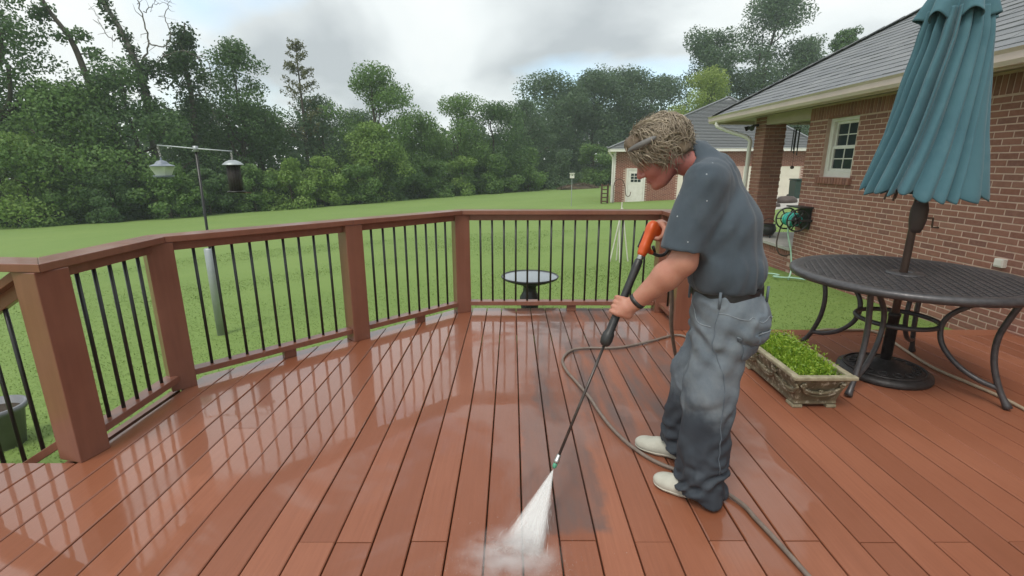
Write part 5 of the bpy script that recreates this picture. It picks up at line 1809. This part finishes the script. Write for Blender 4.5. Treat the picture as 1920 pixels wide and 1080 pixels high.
def sdf_shirt(P):
    q = loc(P); z = q[:, 2]
    Q = np.stack([q[:, 0], q[:, 1] * .70, q[:, 2]], -1)
    d = cap(Q, (.022, 0, .90), (.03, 0, 1.02), .140, .144)
    d = smin(d, cap(Q, (.03, 0, 1.02), (.058, 0, 1.18), .141, .138), .04)
    d = smin(d, cap(Q, (.055, 0, 1.18), (.115, 0, 1.34), .136, .108), .05)
    d = smin(d, cap(P, Wp(.115, .135, 1.375), Wp(.115, -.135, 1.375), .072, .072), .06)
    d = smin(d, cap(P, Wp(.13, 0, 1.40), Wp(.185, 0, 1.455), .080, .068), .04)
    arm_dir = (E_L - S_L) / np.linalg.norm(E_L - S_L)
    s_end = S_L + arm_dir * .262 + np.array([-.012, 0, 0])
    sl = cap(P, S_L, s_end, .078, .082)
    sl = smax(sl, (P - s_end) @ arm_dir, .006)
    d = smin(d, sl, .035)
    dr = (E_R - S_R) / np.linalg.norm(E_R - S_R); r_end = S_R + dr * .22
    d = smin(d, smax(cap(P, S_R, r_end, .078, .082), (P - r_end) @ dr, .006), .035)
    # folds: drape from shoulder to waist, bunching above the belt and at the armpit
    lowm = np.clip((1.12 - z) / .18, 0, 1); arm = np.exp(-((np.linalg.norm(P - (S_L + np.array([.05, 0, -.12])), axis=1)) / .13) ** 2)
    wv = (P + .035 * np.stack([vnoise(P, 6), vnoise(P + 3, 6), vnoise(P + 7, 6)], -1)) * np.array([1, 1, .28])
    d = d + .0042 * vnoise(wv, 16) + .0022 * vnoise(wv, 33) + .006 * np.sin(q[:, 1] * 55 + q[:, 0] * 38 + 3 * vnoise(P, 7)) * (.25 + .75 * lowm)
    d = d - .006 * lowm * np.sin((z - .93) / .19 * math.pi) + .004 * arm * np.sin((P[:, 0] - P[:, 2] * .7) * 80)
    # neck opening
    inner = cap(P, s_end - arm_dir * .035, s_end + arm_dir * .06, .061, .066)
    d = smax(d, -inner, .004)
    nk = cap(P, Wp(.165, 0, 1.44), hp(-.03, 0, -.07), .058, .060)
    d = smax(d, -nk, .006)
    bottom = .940 - (z - .012 * np.sin(q[:, 1] * 30) + q[:, 0] * .06)
    return smax(d, bottom, .012)


AK_L = np.array([.832, 1.852, .03]); KN_L = np.array([.835, 1.885, .52]); HP_L = Wp(.0, .092, .83)
AK_R = np.array([.835, 2.145, .03]); KN_R = np.array([.86, 2.10, .50]); HP_R = Wp(.0, -.092, .83)


def sdf_jeans(P, fold=True):
    q = loc(P); z = P[:, 2]
    Q = np.stack([q[:, 0], q[:, 1] * .74, q[:, 2]], -1)
    d = cap(Q, (.020, 0, .945), (.008, 0, .80), .134, .142)
    d = smin(d, cap(P, Wp(-.055, .07, .80), Wp(-.05, -.07, .80), .108, .108), .05)
    for hp_, kn, ak, sd in ((HP_L, KN_L, AK_L, 1), (HP_R, KN_R, AK_R, 2)):
        lg = cap(P, hp_, kn, .116, .102)
        lg = smin(lg, cap(P, kn, ak, .101, .104), .03)
        if fold:
            bunch = np.clip((.34 - z) / .22, 0, 1)
            side = (P - ak) @ FW
            lg = lg + .009 * bunch * np.sin(z * 70 + side * 55 + 4.5 * vnoise(P + sd, 8)) + .007 * bunch * vnoise((P + sd) * np.array([1, 1, 2.6]), 14) + .004 * np.sin(z * 40 + side * 60 + 2 * vnoise(P, 8)) * (1 - bunch)
        if sd == 1: d1 = lg
        else: d2 = lg
    legs = smin(d1, d2, .012)
    d = smin(d, legs, .045)
    if fold:
        hipf = np.exp(-((z - .74) / .10) ** 2)
        wj = P + .03 * np.stack([vnoise(P, 7), vnoise(P + 3, 7), vnoise(P + 7, 7)], -1)
        d = d + .0040 * vnoise(P * np.array([1, 1, .6]), 15) - .0060 * np.clip(1 - np.abs(vnoise(wj * np.array([1, 1, .7]), 11)) * 3.0, 0, 1) + .005 * hipf * np.sin(z * 75 - q[:, 0] * 45 + 2 * vnoise(P, 8))
    d = smax(d, z - .932 + q[:, 0] * .05, .008)
    hemz = .022 + .010 * np.sin(q[:, 0] * 40) + np.where(q[:, 1] < -.02, .012, 0)
    return smax(d, hemz - z + np.clip(q[:, 0] - .01, 0, .2) * .30, .006)


def grip_hand(P, c, axis, wrist, rad, flip=1.):
    """palm beside the bar, four fingers wrapped round it, thumb the other way"""
    axis = axis / np.linalg.norm(axis)
    r1 = wrist - c; r1 = r1 - axis * (r1 @ axis); r1 /= np.linalg.norm(r1)
    r2 = np.cross(axis, r1) * flip
    def on(ang, r, o): return c + (r1 * math.cos(ang) + r2 * math.sin(ang)) * r + axis * o
    d = cap(P, wrist, on(R(10), rad + .030, -.004), .027, .028)
    for o in (-.030, -.010, .010, .030):
        d = smin(d, cap(P, on(R(-8), rad + .034, o * .75), on(R(48), rad + .022, o), .017, .0135), .014)
    lens = (1.0, 1.08, 1.04, .86)
    for i, o in enumerate((-.031, -.0105, .0105, .031)):
        L_ = lens[i]; rf = rad + .0085
        pts = [on(R(48), rad + .020, o), on(R(48 + 48 * L_), rf + .009, o * 1.02), on(R(48 + 100 * L_), rf + .004, o), on(R(48 + 150 * L_), rf + .001, o * .98), on(R(48 + 190 * L_), rf, o * .96)]
        rr = (.0125, .0108, .0098, .0090, .0080)
        f = 9.
        for k in range(4): f = np.minimum(f, cap(P, pts[k], pts[k + 1], rr[k], rr[k + 1]))
        d = smin(d, f, .005)
    tp = [on(R(-12), rad + .034, -.022), on(R(-50), rad + .024, -.042), on(R(-95), rad + .013, -.046), on(R(-138), rad + .009, -.040)]
    tr = (.017, .0135, .0115, .0095)
    f = 9.
    for k in range(3): f = np.minimum(f, cap(P, tp[k], tp[k + 1], tr[k], tr[k + 1]))
    return smin(d, f, .010)


GH0 = G0 + np.array([.035, .01, .045]); GH1 = np.array([.685, 2.10, 1.115])     # pistol grip ends


def sdf_body(P):
    d = cap(P, S_L, E_L, .056, .050)
    mid = E_L + (W_L - E_L) * .33
    d = smin(d, cap(P, E_L, mid, .053, .055), .02)
    d = smin(d, cap(P, mid, W_L, .054, .033), .02)
    d = smin(d, grip_hand(P, HC, LD, W_L, .017, 1.), .014)
    d2 = cap(P, S_R, E_R, .056, .046); d2 = smin(d2, cap(P, E_R, W_R, .046, .030), .02)
    d2 = smin(d2, grip_hand(P, (GH0 + GH1) / 2 + np.array([0.006, 0, 0]), GH1 - GH0, W_R + np.array([.0, .03, .0]), .018, 1.), .014)
    d = np.minimum(d, d2)
    d = smin(d, cap(P, S_L, S_R, .05, .05), .03)
    d = smin(d, cap(P, Wp(.115, 0, 1.30), Wp(.15, 0, 1.42), .09, .062), .03)
    d = smin(d, sdf_head(P), .02)
    return d


def sdf_head(P):
    d = ell(P, hp(-.012, 0, .022), HX, (.098, .077, .102))
    d = smin(d, ell(P, hp(.034, 0, -.045), HX, (.064, .059, .078)), .03)
    d = smin(d, cap(P, hp(-.02, .052, -.055), hp(.055, .022, -.108), .022, .020), .025)
    d = smin(d, cap(P, hp(-.02, -.052, -.055), hp(.055, -.022, -.108), .022, .020), .025)
    d = smin(d, ell(P, hp(.078, 0, -.108), HX, (.022, .026, .020)), .018)
    d = smin(d, cap(P, hp(.080, .030, .012), hp(.080, -.030, .012), .013, .013), .016)          # brow
    for s in (1, -1):
        d = smax(d, -ell(P, hp(.098, s * .031, -.012), HX, (.020, .019, .013)), .012)             # eye socket
        d = smin(d, ell(P, hp(.076, s * .031, -.012), HX, (.012, .015, .010)), .003)              # eyeball and lid
        d = smin(d, ell(P, hp(.060, s * .040, -.045), HX, (.024, .018, .022)), .02)               # cheek
    d = smin(d, cap(P, hp(.092, 0, .002), hp(.116, 0, -.040), .0085, .0125), .010)               # nose
    for s in (1, -1): d = smin(d, ell(P, hp(.103, s * .013, -.046), HX, (.012, .009, .008)), .006)
    d = smin(d, ell(P, hp(.094, 0, -.072), HX, (.010, .022, .007)), .006)                          # lips
    d = smin(d, ell(P, hp(.092, 0, -.084), HX, (.010, .020, .007)), .006)
    for s in (1, -1):                                                                              # ears
        e = ell(P, hp(-.012, s * .080, -.018), HX, (.020, .009, .032))
        e = smax(e, -ell(P, hp(-.008, s * .090, -.016), HX, (.011, .008, .020)), .004)
        d = smin(d, e, .006)
    d = smin(d, cap(P, Wp(.15, 0, 1.42), hp(-.035, 0, -.055), .060, .056), .022)
    return d


def sdf_hair(P):
    q = (P - HEAD) @ HX.T
    d = ell(P, hp(-.018, 0, .022), HX, (.110, .086, .100))
    d = smin(d, ell(P, hp(-.072, 0, -.035), HX, (.050, .072, .062)), .04)
    d = smin(d, ell(P, hp(.062, 0, .082), HX, (.050, .066, .038)), .04)
    cut = np.minimum(np.minimum(q[:, 0] - .018, .050 - q[:, 2] + (q[:, 0] - .05) * .1), .30)      # uncover the face
    d = smax(d, cut, .015)
    low = (-.030 - .45 * np.clip(-q[:, 0], 0, .2)) - q[:, 2]
    d = smax(d, low, .02)
    return d + .009 * vnoise(P, 15) + .004 * vnoise(P, 40) + .005 * np.sin(q[:, 2] * 70 + q[:, 0] * 30 + 3 * vnoise(P, 10))


def sdf_shoe(P, heel, toe):
    d3 = toe - heel; L_ = np.linalg.norm(d3); f = d3 / L_; s = np.array([-f[1], f[0], 0])
    q = P - heel; a = q @ f; b = q @ s; z = q[:, 2]
    Q = np.stack([a, b, z * 1.0], -1)
    d = cap(Q, (.045, 0, .040), (.15, 0, .036), .040, .046)
    d = smin(d, ell(Q, (.205, .004, .034), np.eye(3), (.072, .050, .036)), .03)
    d = smin(d, cap(Q, (.05, 0, .05), (.07, 0, .12), .042, .044), .03)
    return smax(d, .004 - z, .004)


def to_surface(fn, p, it=14):
    p = np.array(p, float); one = p.ndim == 1
    p = p.reshape(-1, 3); e = .0015
    for _ in range(it):
        f0 = fn(p)
        g = np.stack([(fn(p + np.eye(3)[k] * e) - fn(p - np.eye(3)[k] * e)) / (2 * e) for k in range(3)], -1)
        p = p - g / np.maximum(1e-6, (g * g).sum(1, keepdims=True)) * f0[:, None] * .8
    g = g / np.linalg.norm(g, axis=1, keepdims=True)
    return (p[0], g[0]) if one else (p, g)


def build_person():
    t = thing('person', 'person bending over in blue grey tee shirt and wet jeans holding the washer lance', 'person', (PX, PY, 0))
    V, F = surface_net(sdf_body, (.40, 1.70, .76), (.98, 2.42, 1.66), .0052)
    body = link('body', np_mesh('body', V, F, 'skin', True), t)
    body['label'] = 'bare arms, hands, neck and face'
    V, F = surface_net(sdf_shirt, (.50, 1.70, .86), (1.20, 2.40, 1.52), .0065)
    link('shirt', np_mesh('shirt', V, F, 'shirt', True), t)['label'] = 'faded blue grey short sleeved tee shirt with paint spots'
    V, F = surface_net(sdf_jeans, (.62, 1.66, .0), (1.22, 2.36, .98), .0070)
    jeans = link('jeans', np_mesh('jeans', V, F, 'denim', True), t)
    jeans['label'] = 'loose faded jeans soaked dark at the shins'
    # belt, following the waist
    def sdf_belt(P):
        q = loc(P); Q = np.stack([q[:, 0], q[:, 1] * .74, q[:, 2]], -1)
        d = cap(Q, (.020, 0, 1.0), (.010, 0, .80), .139, .145)
        zz = P[:, 2] + q[:, 0] * .05
        return smax(d, np.abs(zz - .921) - .022, .004)
    V, F = surface_net(sdf_belt, (.70, 1.75, .87), (1.16, 2.22, .96), .006)
    link('belt', np_mesh('belt', V, F, 'belt', True), t)
    # seams, loops and the back pocket
    jf = lambda P: sdf_jeans(P, True)
    def seam(name, pts, r=.0016, mat='stitch', par=jeans, off=.0015):
        S_, N_ = to_surface(jf, np.array([tuple(p) for p in catmull(pts, 5)]))
        MB().tube([Vector(a) for a in S_ + N_ * off], r, 6).build(name, mat, par, True)
    seam('front_pocket_edge', [Wp(.13, .10, .885), Wp(.125, .13, .83), Wp(.09, .165, .80), Wp(.04, .18, .80)])
    seam('side_seam', [Wp(.03, .19, .90), Wp(.03, .19, .80), Wp(.025, .20, .70), np.array([.855, 1.76, .55]), np.array([.855, 1.75, .35]), np.array([.86, 1.75, .18])], .0016, 'pocket_denim')
    seam('yoke_seam', [Wp(.03, .19, .86), Wp(-.05, .17, .845), Wp(-.12, .09, .83), Wp(-.15, .01, .82)], .0014)
    pk = [(-.045, .15, .79), (-.125, .075, .785), (-.135, .07, .70), (-.105, .12, .665), (-.05, .165, .695), (-.045, .15, .79)]
    P4 = [Wp(*q) for q in pk]
    # pocket as a thin patch lying on the seat
    grid = []; nu, nv = 9, 9
    A, B, C_, D_ = [np.array(Wp(*q)) for q in ((-.045, .155, .79), (-.13, .075, .785), (-.135, .07, .672), (-.05, .165, .685))]
    vv = []; ff = []
    for i in range(nu):
        for j in range(nv):
            a, b = i / (nu - 1), j / (nv - 1)
            p = (A * (1 - a) + B * a) * (1 - b) + (D_ * (1 - a) + C_ * a) * b
            if b > .8: p = p - UP * .012 * (1 - abs(2 * a - 1))
            vv.append(p)
    S_, N_ = to_surface(jf, np.array(vv)); vv = [tuple(p) for p in S_ + N_ * .003]
    for i in range(nu - 1):
        for j in range(nv - 1): ff.append((i * nv + j, (i + 1) * nv + j, (i + 1) * nv + j + 1, i * nv + j + 1))
    pk_o = MB().add(vv, ff).build('back_pocket', 'pocket_denim', jeans, True)
    sm = pk_o.modifiers.new('t', 'SOLIDIFY'); sm.thickness = .004; sm.offset = 0
    seam('pocket_hem', [A, (A + B) / 2, B], .0020, off=.005)
    for q in ((.03, .19, .905), (-.13, .05, .905), (.14, .06, .905)):
        c = Wp(*q); s, n = to_surface(jf, c)
        s = np.array([s[0], s[1], 0]) + n * np.array([1, 1, 0]) * .012
        MB().tube([tuple(s + UP * .95 - UP * q[0] * .05), tuple(s + UP * .885 - UP * q[0] * .05)], .0055, 6).build('belt_loop', 'pocket_denim', jeans, True)
    # shoes
    for heel, toe in ((np.array([.888, 1.805, 0]), np.array([.655, 1.951, 0])), (np.array([.885, 2.12, 0]), np.array([.665, 2.245, 0]))):
        lo = np.minimum(heel, toe) - .09; hi = np.maximum(heel, toe) + .09; lo[2] = -.01; hi[2] = .2
        V, F = surface_net(lambda P: sdf_shoe(P, heel, toe), lo, hi, .006)
        sh = link('shoe', np_mesh('shoe', V, F, 'shoe', True), t)
        V, F = surface_net(lambda P: smax(sdf_shoe(P, heel, toe) - .004, np.abs(P[:, 2] - .012) - .010, .003), lo, hi, .005)
        link('sole', np_mesh('sole', V, F, 'sole', True), sh)
    # face details
    for s in (1, -1):
        MB().lathe([(.0, .004), (.005, .003), (.0062, 0)], tuple(hp(.0865, s * .031, -.013)), 10, tuple(HN)).build('pupil', 'eye_dark', body, True)
        br = [hp(.093, s * .014, .014), hp(.095, s * .030, .021), hp(.083, s * .047, .014)]
        MB().tube(catmull(br, 4), .0042, 6).build('eyebrow', 'hair_under', body, True)
    MB().tube(catmull([hp(.094, -.020, -.078), hp(.104, 0, -.078), hp(.094, .020, -.078)], 4), .003, 6).build('mouth', 'lip', body, True)
    # hair: an uneven mass with wavy locks over it
    V, F = surface_net(sdf_hair, HEAD - .22, HEAD + .22, .0055)
    hair = link('hair', np_mesh('hair', V, F, 'hair_under', True), t)
    hair['label'] = 'wavy dark blond hair'
    rg = np.random.default_rng(12)
    n = 2600
    d = rand_dirs(rg, n * 4); P0 = hp(-.018, 0, .023) + (d * np.array([.106, .083, .097])) @ HX
    f0 = sdf_hair(P0); q = (P0 - HEAD) @ HX.T
    ok = (np.abs(f0) < .020) & (q[:, 2] > -.03)
    P0 = P0[ok][:n]; d = d[ok][:n] @ HX; n = len(P0)
    clump = np.stack([vnoise(P0, 17), vnoise(P0 + 5, 17), vnoise(P0 + 9, 17)], -1)
    flow = -HN * .7 - UP * .45 + clump * .95 + rand_dirs(rg, n) * .3
    flow = flow - d * (flow * d).sum(1, keepdims=True); flow /= np.linalg.norm(flow, axis=1, keepdims=True)
    side = np.cross(flow, d)
    mb = MB()
    order = rg.permutation(n)[:2400]
    for i in order:
        L_ = rg.uniform(.040, .105); r0 = rg.uniform(.0009, .0030); ph = rg.uniform(0, 6.28); lf_ = abs(rg.normal(0, .009))
        pts = []; rs = []
        for k in range(9):
            q_ = k / 8
            c = P0[i] - d[i] * .004 + flow[i] * L_ * q_ + d[i] * (.014 * math.sin(q_ * 2.9) - .16 * L_ * q_ * q_ + lf_ * q_) + side[i] * .015 * math.sin(2.5 * clump[i, 0] + .2 * ph + q_ * 5.6) * (.3 + q_) + d[i] * .006 * math.sin(2.5 * clump[i, 1] + q_ * 6.5)
            pts.append(tuple(c)); rs.append(r0 * (.55 + .45 * math.sin(min(1, q_ * 1.6) * math.pi * .62)) * (1 - .85 * max(0, q_ - .45) / .55))
        mb.tube(pts, rs, 6)
    mb.build('locks', 'hair', hair, True, kind='stuff')
    # grey headband pushed into the hair
    NB = 16
    for sg in (1, -1):
        v = []; f = []
        for k in range(NB + 1):
            a = R(38 + 62 * k / NB) * sg; e_ = math.sin(math.pi * k / NB) ** .35
            for hh, rr in ((-.011, 1.09), (.011, 1.06), (.011, 1.09), (-.011, 1.12)):
                v.append(tuple(hp(.012 + .108 * rr * math.cos(a), .108 * rr * math.sin(a), .064 + hh * e_ + .016 * math.cos(a))))
        for k in range(NB):
            for j in range(4): f.append((k * 4 + j, k * 4 + (j + 1) % 4, (k + 1) * 4 + (j + 1) % 4, (k + 1) * 4 + j))
        MB().add(v, f + [(0, 1, 2, 3), tuple(NB * 4 + j for j in (3, 2, 1, 0))]).build('headband', 'band_grey', t, True)
    # watch strap
    ax = W_L - E_L; ax /= np.linalg.norm(ax)
    MB().lathe([(.033, -.009), (.0365, -.009), (.0365, .009), (.033, .009)], tuple(W_L - ax * .012), 24, tuple(ax)).build('wrist_strap', 'black_plastic', t, True)
    # flecks of white paint on the sleeve and shoulder
    for p in ((.655, 1.80, 1.17), (.66, 1.80, 1.155), (.62, 1.83, 1.24), (.71, 1.79, 1.30), (.60, 1.88, 1.33), (.74, 1.85, 1.43), (.70, 1.80, 1.40)):
        s, nn = to_surface(sdf_shirt, np.array(p))
        MB().lathe([(.0, .001), (.0025, .0008), (.0035, -.001)], tuple(s), 8, tuple(nn)).build('paint_spot', 'paint_white', t, True)


build_person()


# ------------------------------------------------------------------ pressure washer gun and spray
def build_washer():
    g = thing('pressure_washer_gun', 'orange and black pressure washer gun with long lance held over the deck', 'pressure washer', tuple(G0))
    d = Vector(LD); G = Vector(G0)
    side = Vector((0, 0, 1)).cross(d).normalized(); up = d.cross(side).normalized()
    # orange gun body: tapered housing in line with the lance, then the pistol grip
    def sdf_gun(P):
        a = np.array(G - d * .075); b = np.array(G + d * .045)
        q = P - np.array(G); s = q @ np.array(side)
        k = cap(P, a, b, .026, .021); k = smax(k, np.abs(s) - .021, .008)
        gp = cap(P, np.array(G - d * .06), GH1, .024, .021); gp = smax(gp, np.abs((P - np.array(G)) @ np.array(side)) - .020, .006)
        fin = cap(P, np.array(G + d * .03), np.array(G + d * .03 - up * .055 + d * .01), .018, .010)
        k2 = smin(k, gp, .012)
        tail = np.array([.60, 2.06, 1.06]); 
        return smin(k2, cap(P, np.array(G + d * .02), tail, .018, .010), .012)
    V, F = surface_net(sdf_gun, np.array(G) - .2, np.array(G) + .22, .005)
    link('housing', np_mesh('housing', V, F, 'orange_plastic', True), g)
    MB().bar(G - d * .045 - side * .0225, G + d * .03 - side * .0225, .006, .032, up=up).build('side_panel', 'black_plastic', g, bevel=.002)
    q = [Vector((.60, 2.06, 1.06)), Vector((.64, 2.07, 1.045)), Vector((.675, 2.085, 1.06)), Vector(GH1)]
    MB().tube(catmull(q, 5), .0075, 8).build('trigger_guard', 'black_plastic', g, True)
    MB().tube([G + d * .0 + (Vector(GH1) - G) * .3 - Vector((0, 0, .02)), G + (Vector(GH1) - G) * .4 - Vector((0, 0, .05))], [.007, .006], 8).build('trigger', 'black_plastic', g, True)
    MB().lathe([(.012, 0), (.014, .01), (.014, .03), (.011, .04)], tuple(G + d * .045), 14, tuple(d)).build('coupling', 'steel', g, True)
    fg = MB().lathe([(.012, 0), (.017, .008), (.0185, .04), (.0165, .10), (.0165, .20), (.0185, .33), (.024, .345), (.026, .37), (.022, .39), (.012, .40)], tuple(G + d * .075), 18, tuple(d))
    fg.build('fore_grip', 'black_plastic', g, True)
    a = G + d * .47; L_ = (Vector(NZ) - G).length
    MB().tube([a, G + d * (L_ - .045)], .0062, 10).build('lance_tube', 'dark_steel', g, True)
    MB().lathe([(.007, 0), (.0105, .004), (.0105, .024), (.0125, .026), (.0125, .036), (.008, .040)], tuple(G + d * (L_ - .065)), 14, tuple(d)).build('coupler', 'steel', g, True)
    MB().lathe([(.0085, 0), (.0095, .003), (.0095, .014), (.005, .022)], tuple(G + d * (L_ - .024)), 14, tuple(d)).build('nozzle', 'green_plastic', g, True)

    # fan of water striking the boards: fine streaks and drops, with a body of mist in it
    rg = np.random.default_rng(8)
    n0 = np.array(NZ)
    tgtA, tgtB = np.array([-.062, 1.545, .004]), np.array([.130, 1.515, .004])
    n = 900
    w = rg.beta(1.1, 1.1, n); t1 = tgtA + (tgtB - tgtA) * w[:, None] + rg.normal(0, .013, (n, 3)) * np.array([1, 2.2, .2])
    s0 = rg.uniform(0, .9, n); ln = rg.uniform(.03, .10, n); s1 = np.minimum(s0 + ln, 1.0)
    dirs = t1 - n0
    A = n0 + dirs * s0[:, None]; B = n0 + dirs * s1[:, None]
    perp = np.cross(dirs, rand_dirs(rg, n)); perp /= np.linalg.norm(perp, axis=1, keepdims=True)
    wd = (.0004 + .0009 * s0)[:, None]
    V = np.stack([A - perp * wd * .5, A + perp * wd * .5, B + perp * wd, B - perp * wd], 1)
    m = 15000
    c = tgtA + (tgtB - tgtA) * rg.uniform(-.05, 1.05, m)[:, None]
    sp = rg.exponential(.075, m); an = rg.normal(R(-120), 1.0, m)
    c = c + np.stack([np.cos(an) * sp, np.sin(an) * sp * .9, rg.exponential(.020, m) * np.exp(-sp * 2) + .002], -1)
    d1 = rand_dirs(rg, m) * (.0005 + .0013 * rg.uniform(0, 1, m) ** 2)[:, None]; d2 = np.cross(d1, rand_dirs(rg, m)); d2 *= (np.linalg.norm(d1, axis=1) / (np.linalg.norm(d2, axis=1) + 1e-9))[:, None]
    V2 = np.stack([c - d1, c + d2, c + d1, c - d2], 1)
    VV = np.concatenate([V.reshape(-1, 3), V2.reshape(-1, 3)])
    o = link('water_spray', np_mesh('water_spray', VV, np.arange(len(VV)).reshape(-1, 4), 'spray_water'), kind='stuff')
    o['label'] = 'white fan of water spraying from the lance onto the boards'; o['category'] = 'water spray'
    # thin broken sheets of water making the body of the fan
    ctr = (tgtA + tgtB) / 2; zx = ctr - n0; Lf = np.linalg.norm(zx); zx /= Lf
    ax = tgtB - tgtA; ax = ax - zx * (ax @ zx); ax /= np.linalg.norm(ax); yx = np.cross(zx, ax)
    mw = Matrix([[ax[i], yx[i], zx[i], n0[i]] for i in range(3)] + [[0, 0, 0, 1]])
    for j in range(5):
        v = []; f = []; K = 12; J = 10
        for q in range(J):
            s_ = .03 + .965 * q / (J - 1)
            for k in range(K):
                a_ = (k / (K - 1) - .5) * 2 * (1 - .05 * j)
                v.append((a_ * .100 * s_ + .002 * a_, (j - 2) * .0085 * s_ + .006 * s_ * math.sin(a_ * 3 + j), s_ * Lf))
        for q in range(J - 1):
            for k in range(K - 1): f.append((q * K + k, q * K + k + 1, (q + 1) * K + k + 1, (q + 1) * K + k))
        sh = MB().add(v, f).build('water_sheet', 'water_sheet', None, True)
        sh.parent = o; sh.matrix_world = mw
    # soft mist thrown up where the fan strikes
    mb = MB().lathe([(.001, -1)] + [(math.sin(q), -math.cos(q)) for q in np.linspace(.2, math.pi - .2, 12)] + [(.001, 1)], (0, 0, 0), 24)
    ms = mb.build('splash_mist', 'mist_soft', None, True)
    ms.parent = o; ms.location = (-.01, 1.46, .05); ms.scale = (.24, .16, .08)


build_washer()


# ------------------------------------------------------------------ haze in the humid air
def build_haze():
    o = MB().box((0, 45, 9.5), (420, 330, 36)).build('haze', 'haze_air'); o['kind'] = 'stuff'; o['label'] = 'pale humid air over the lawn and the wood'


build_haze()
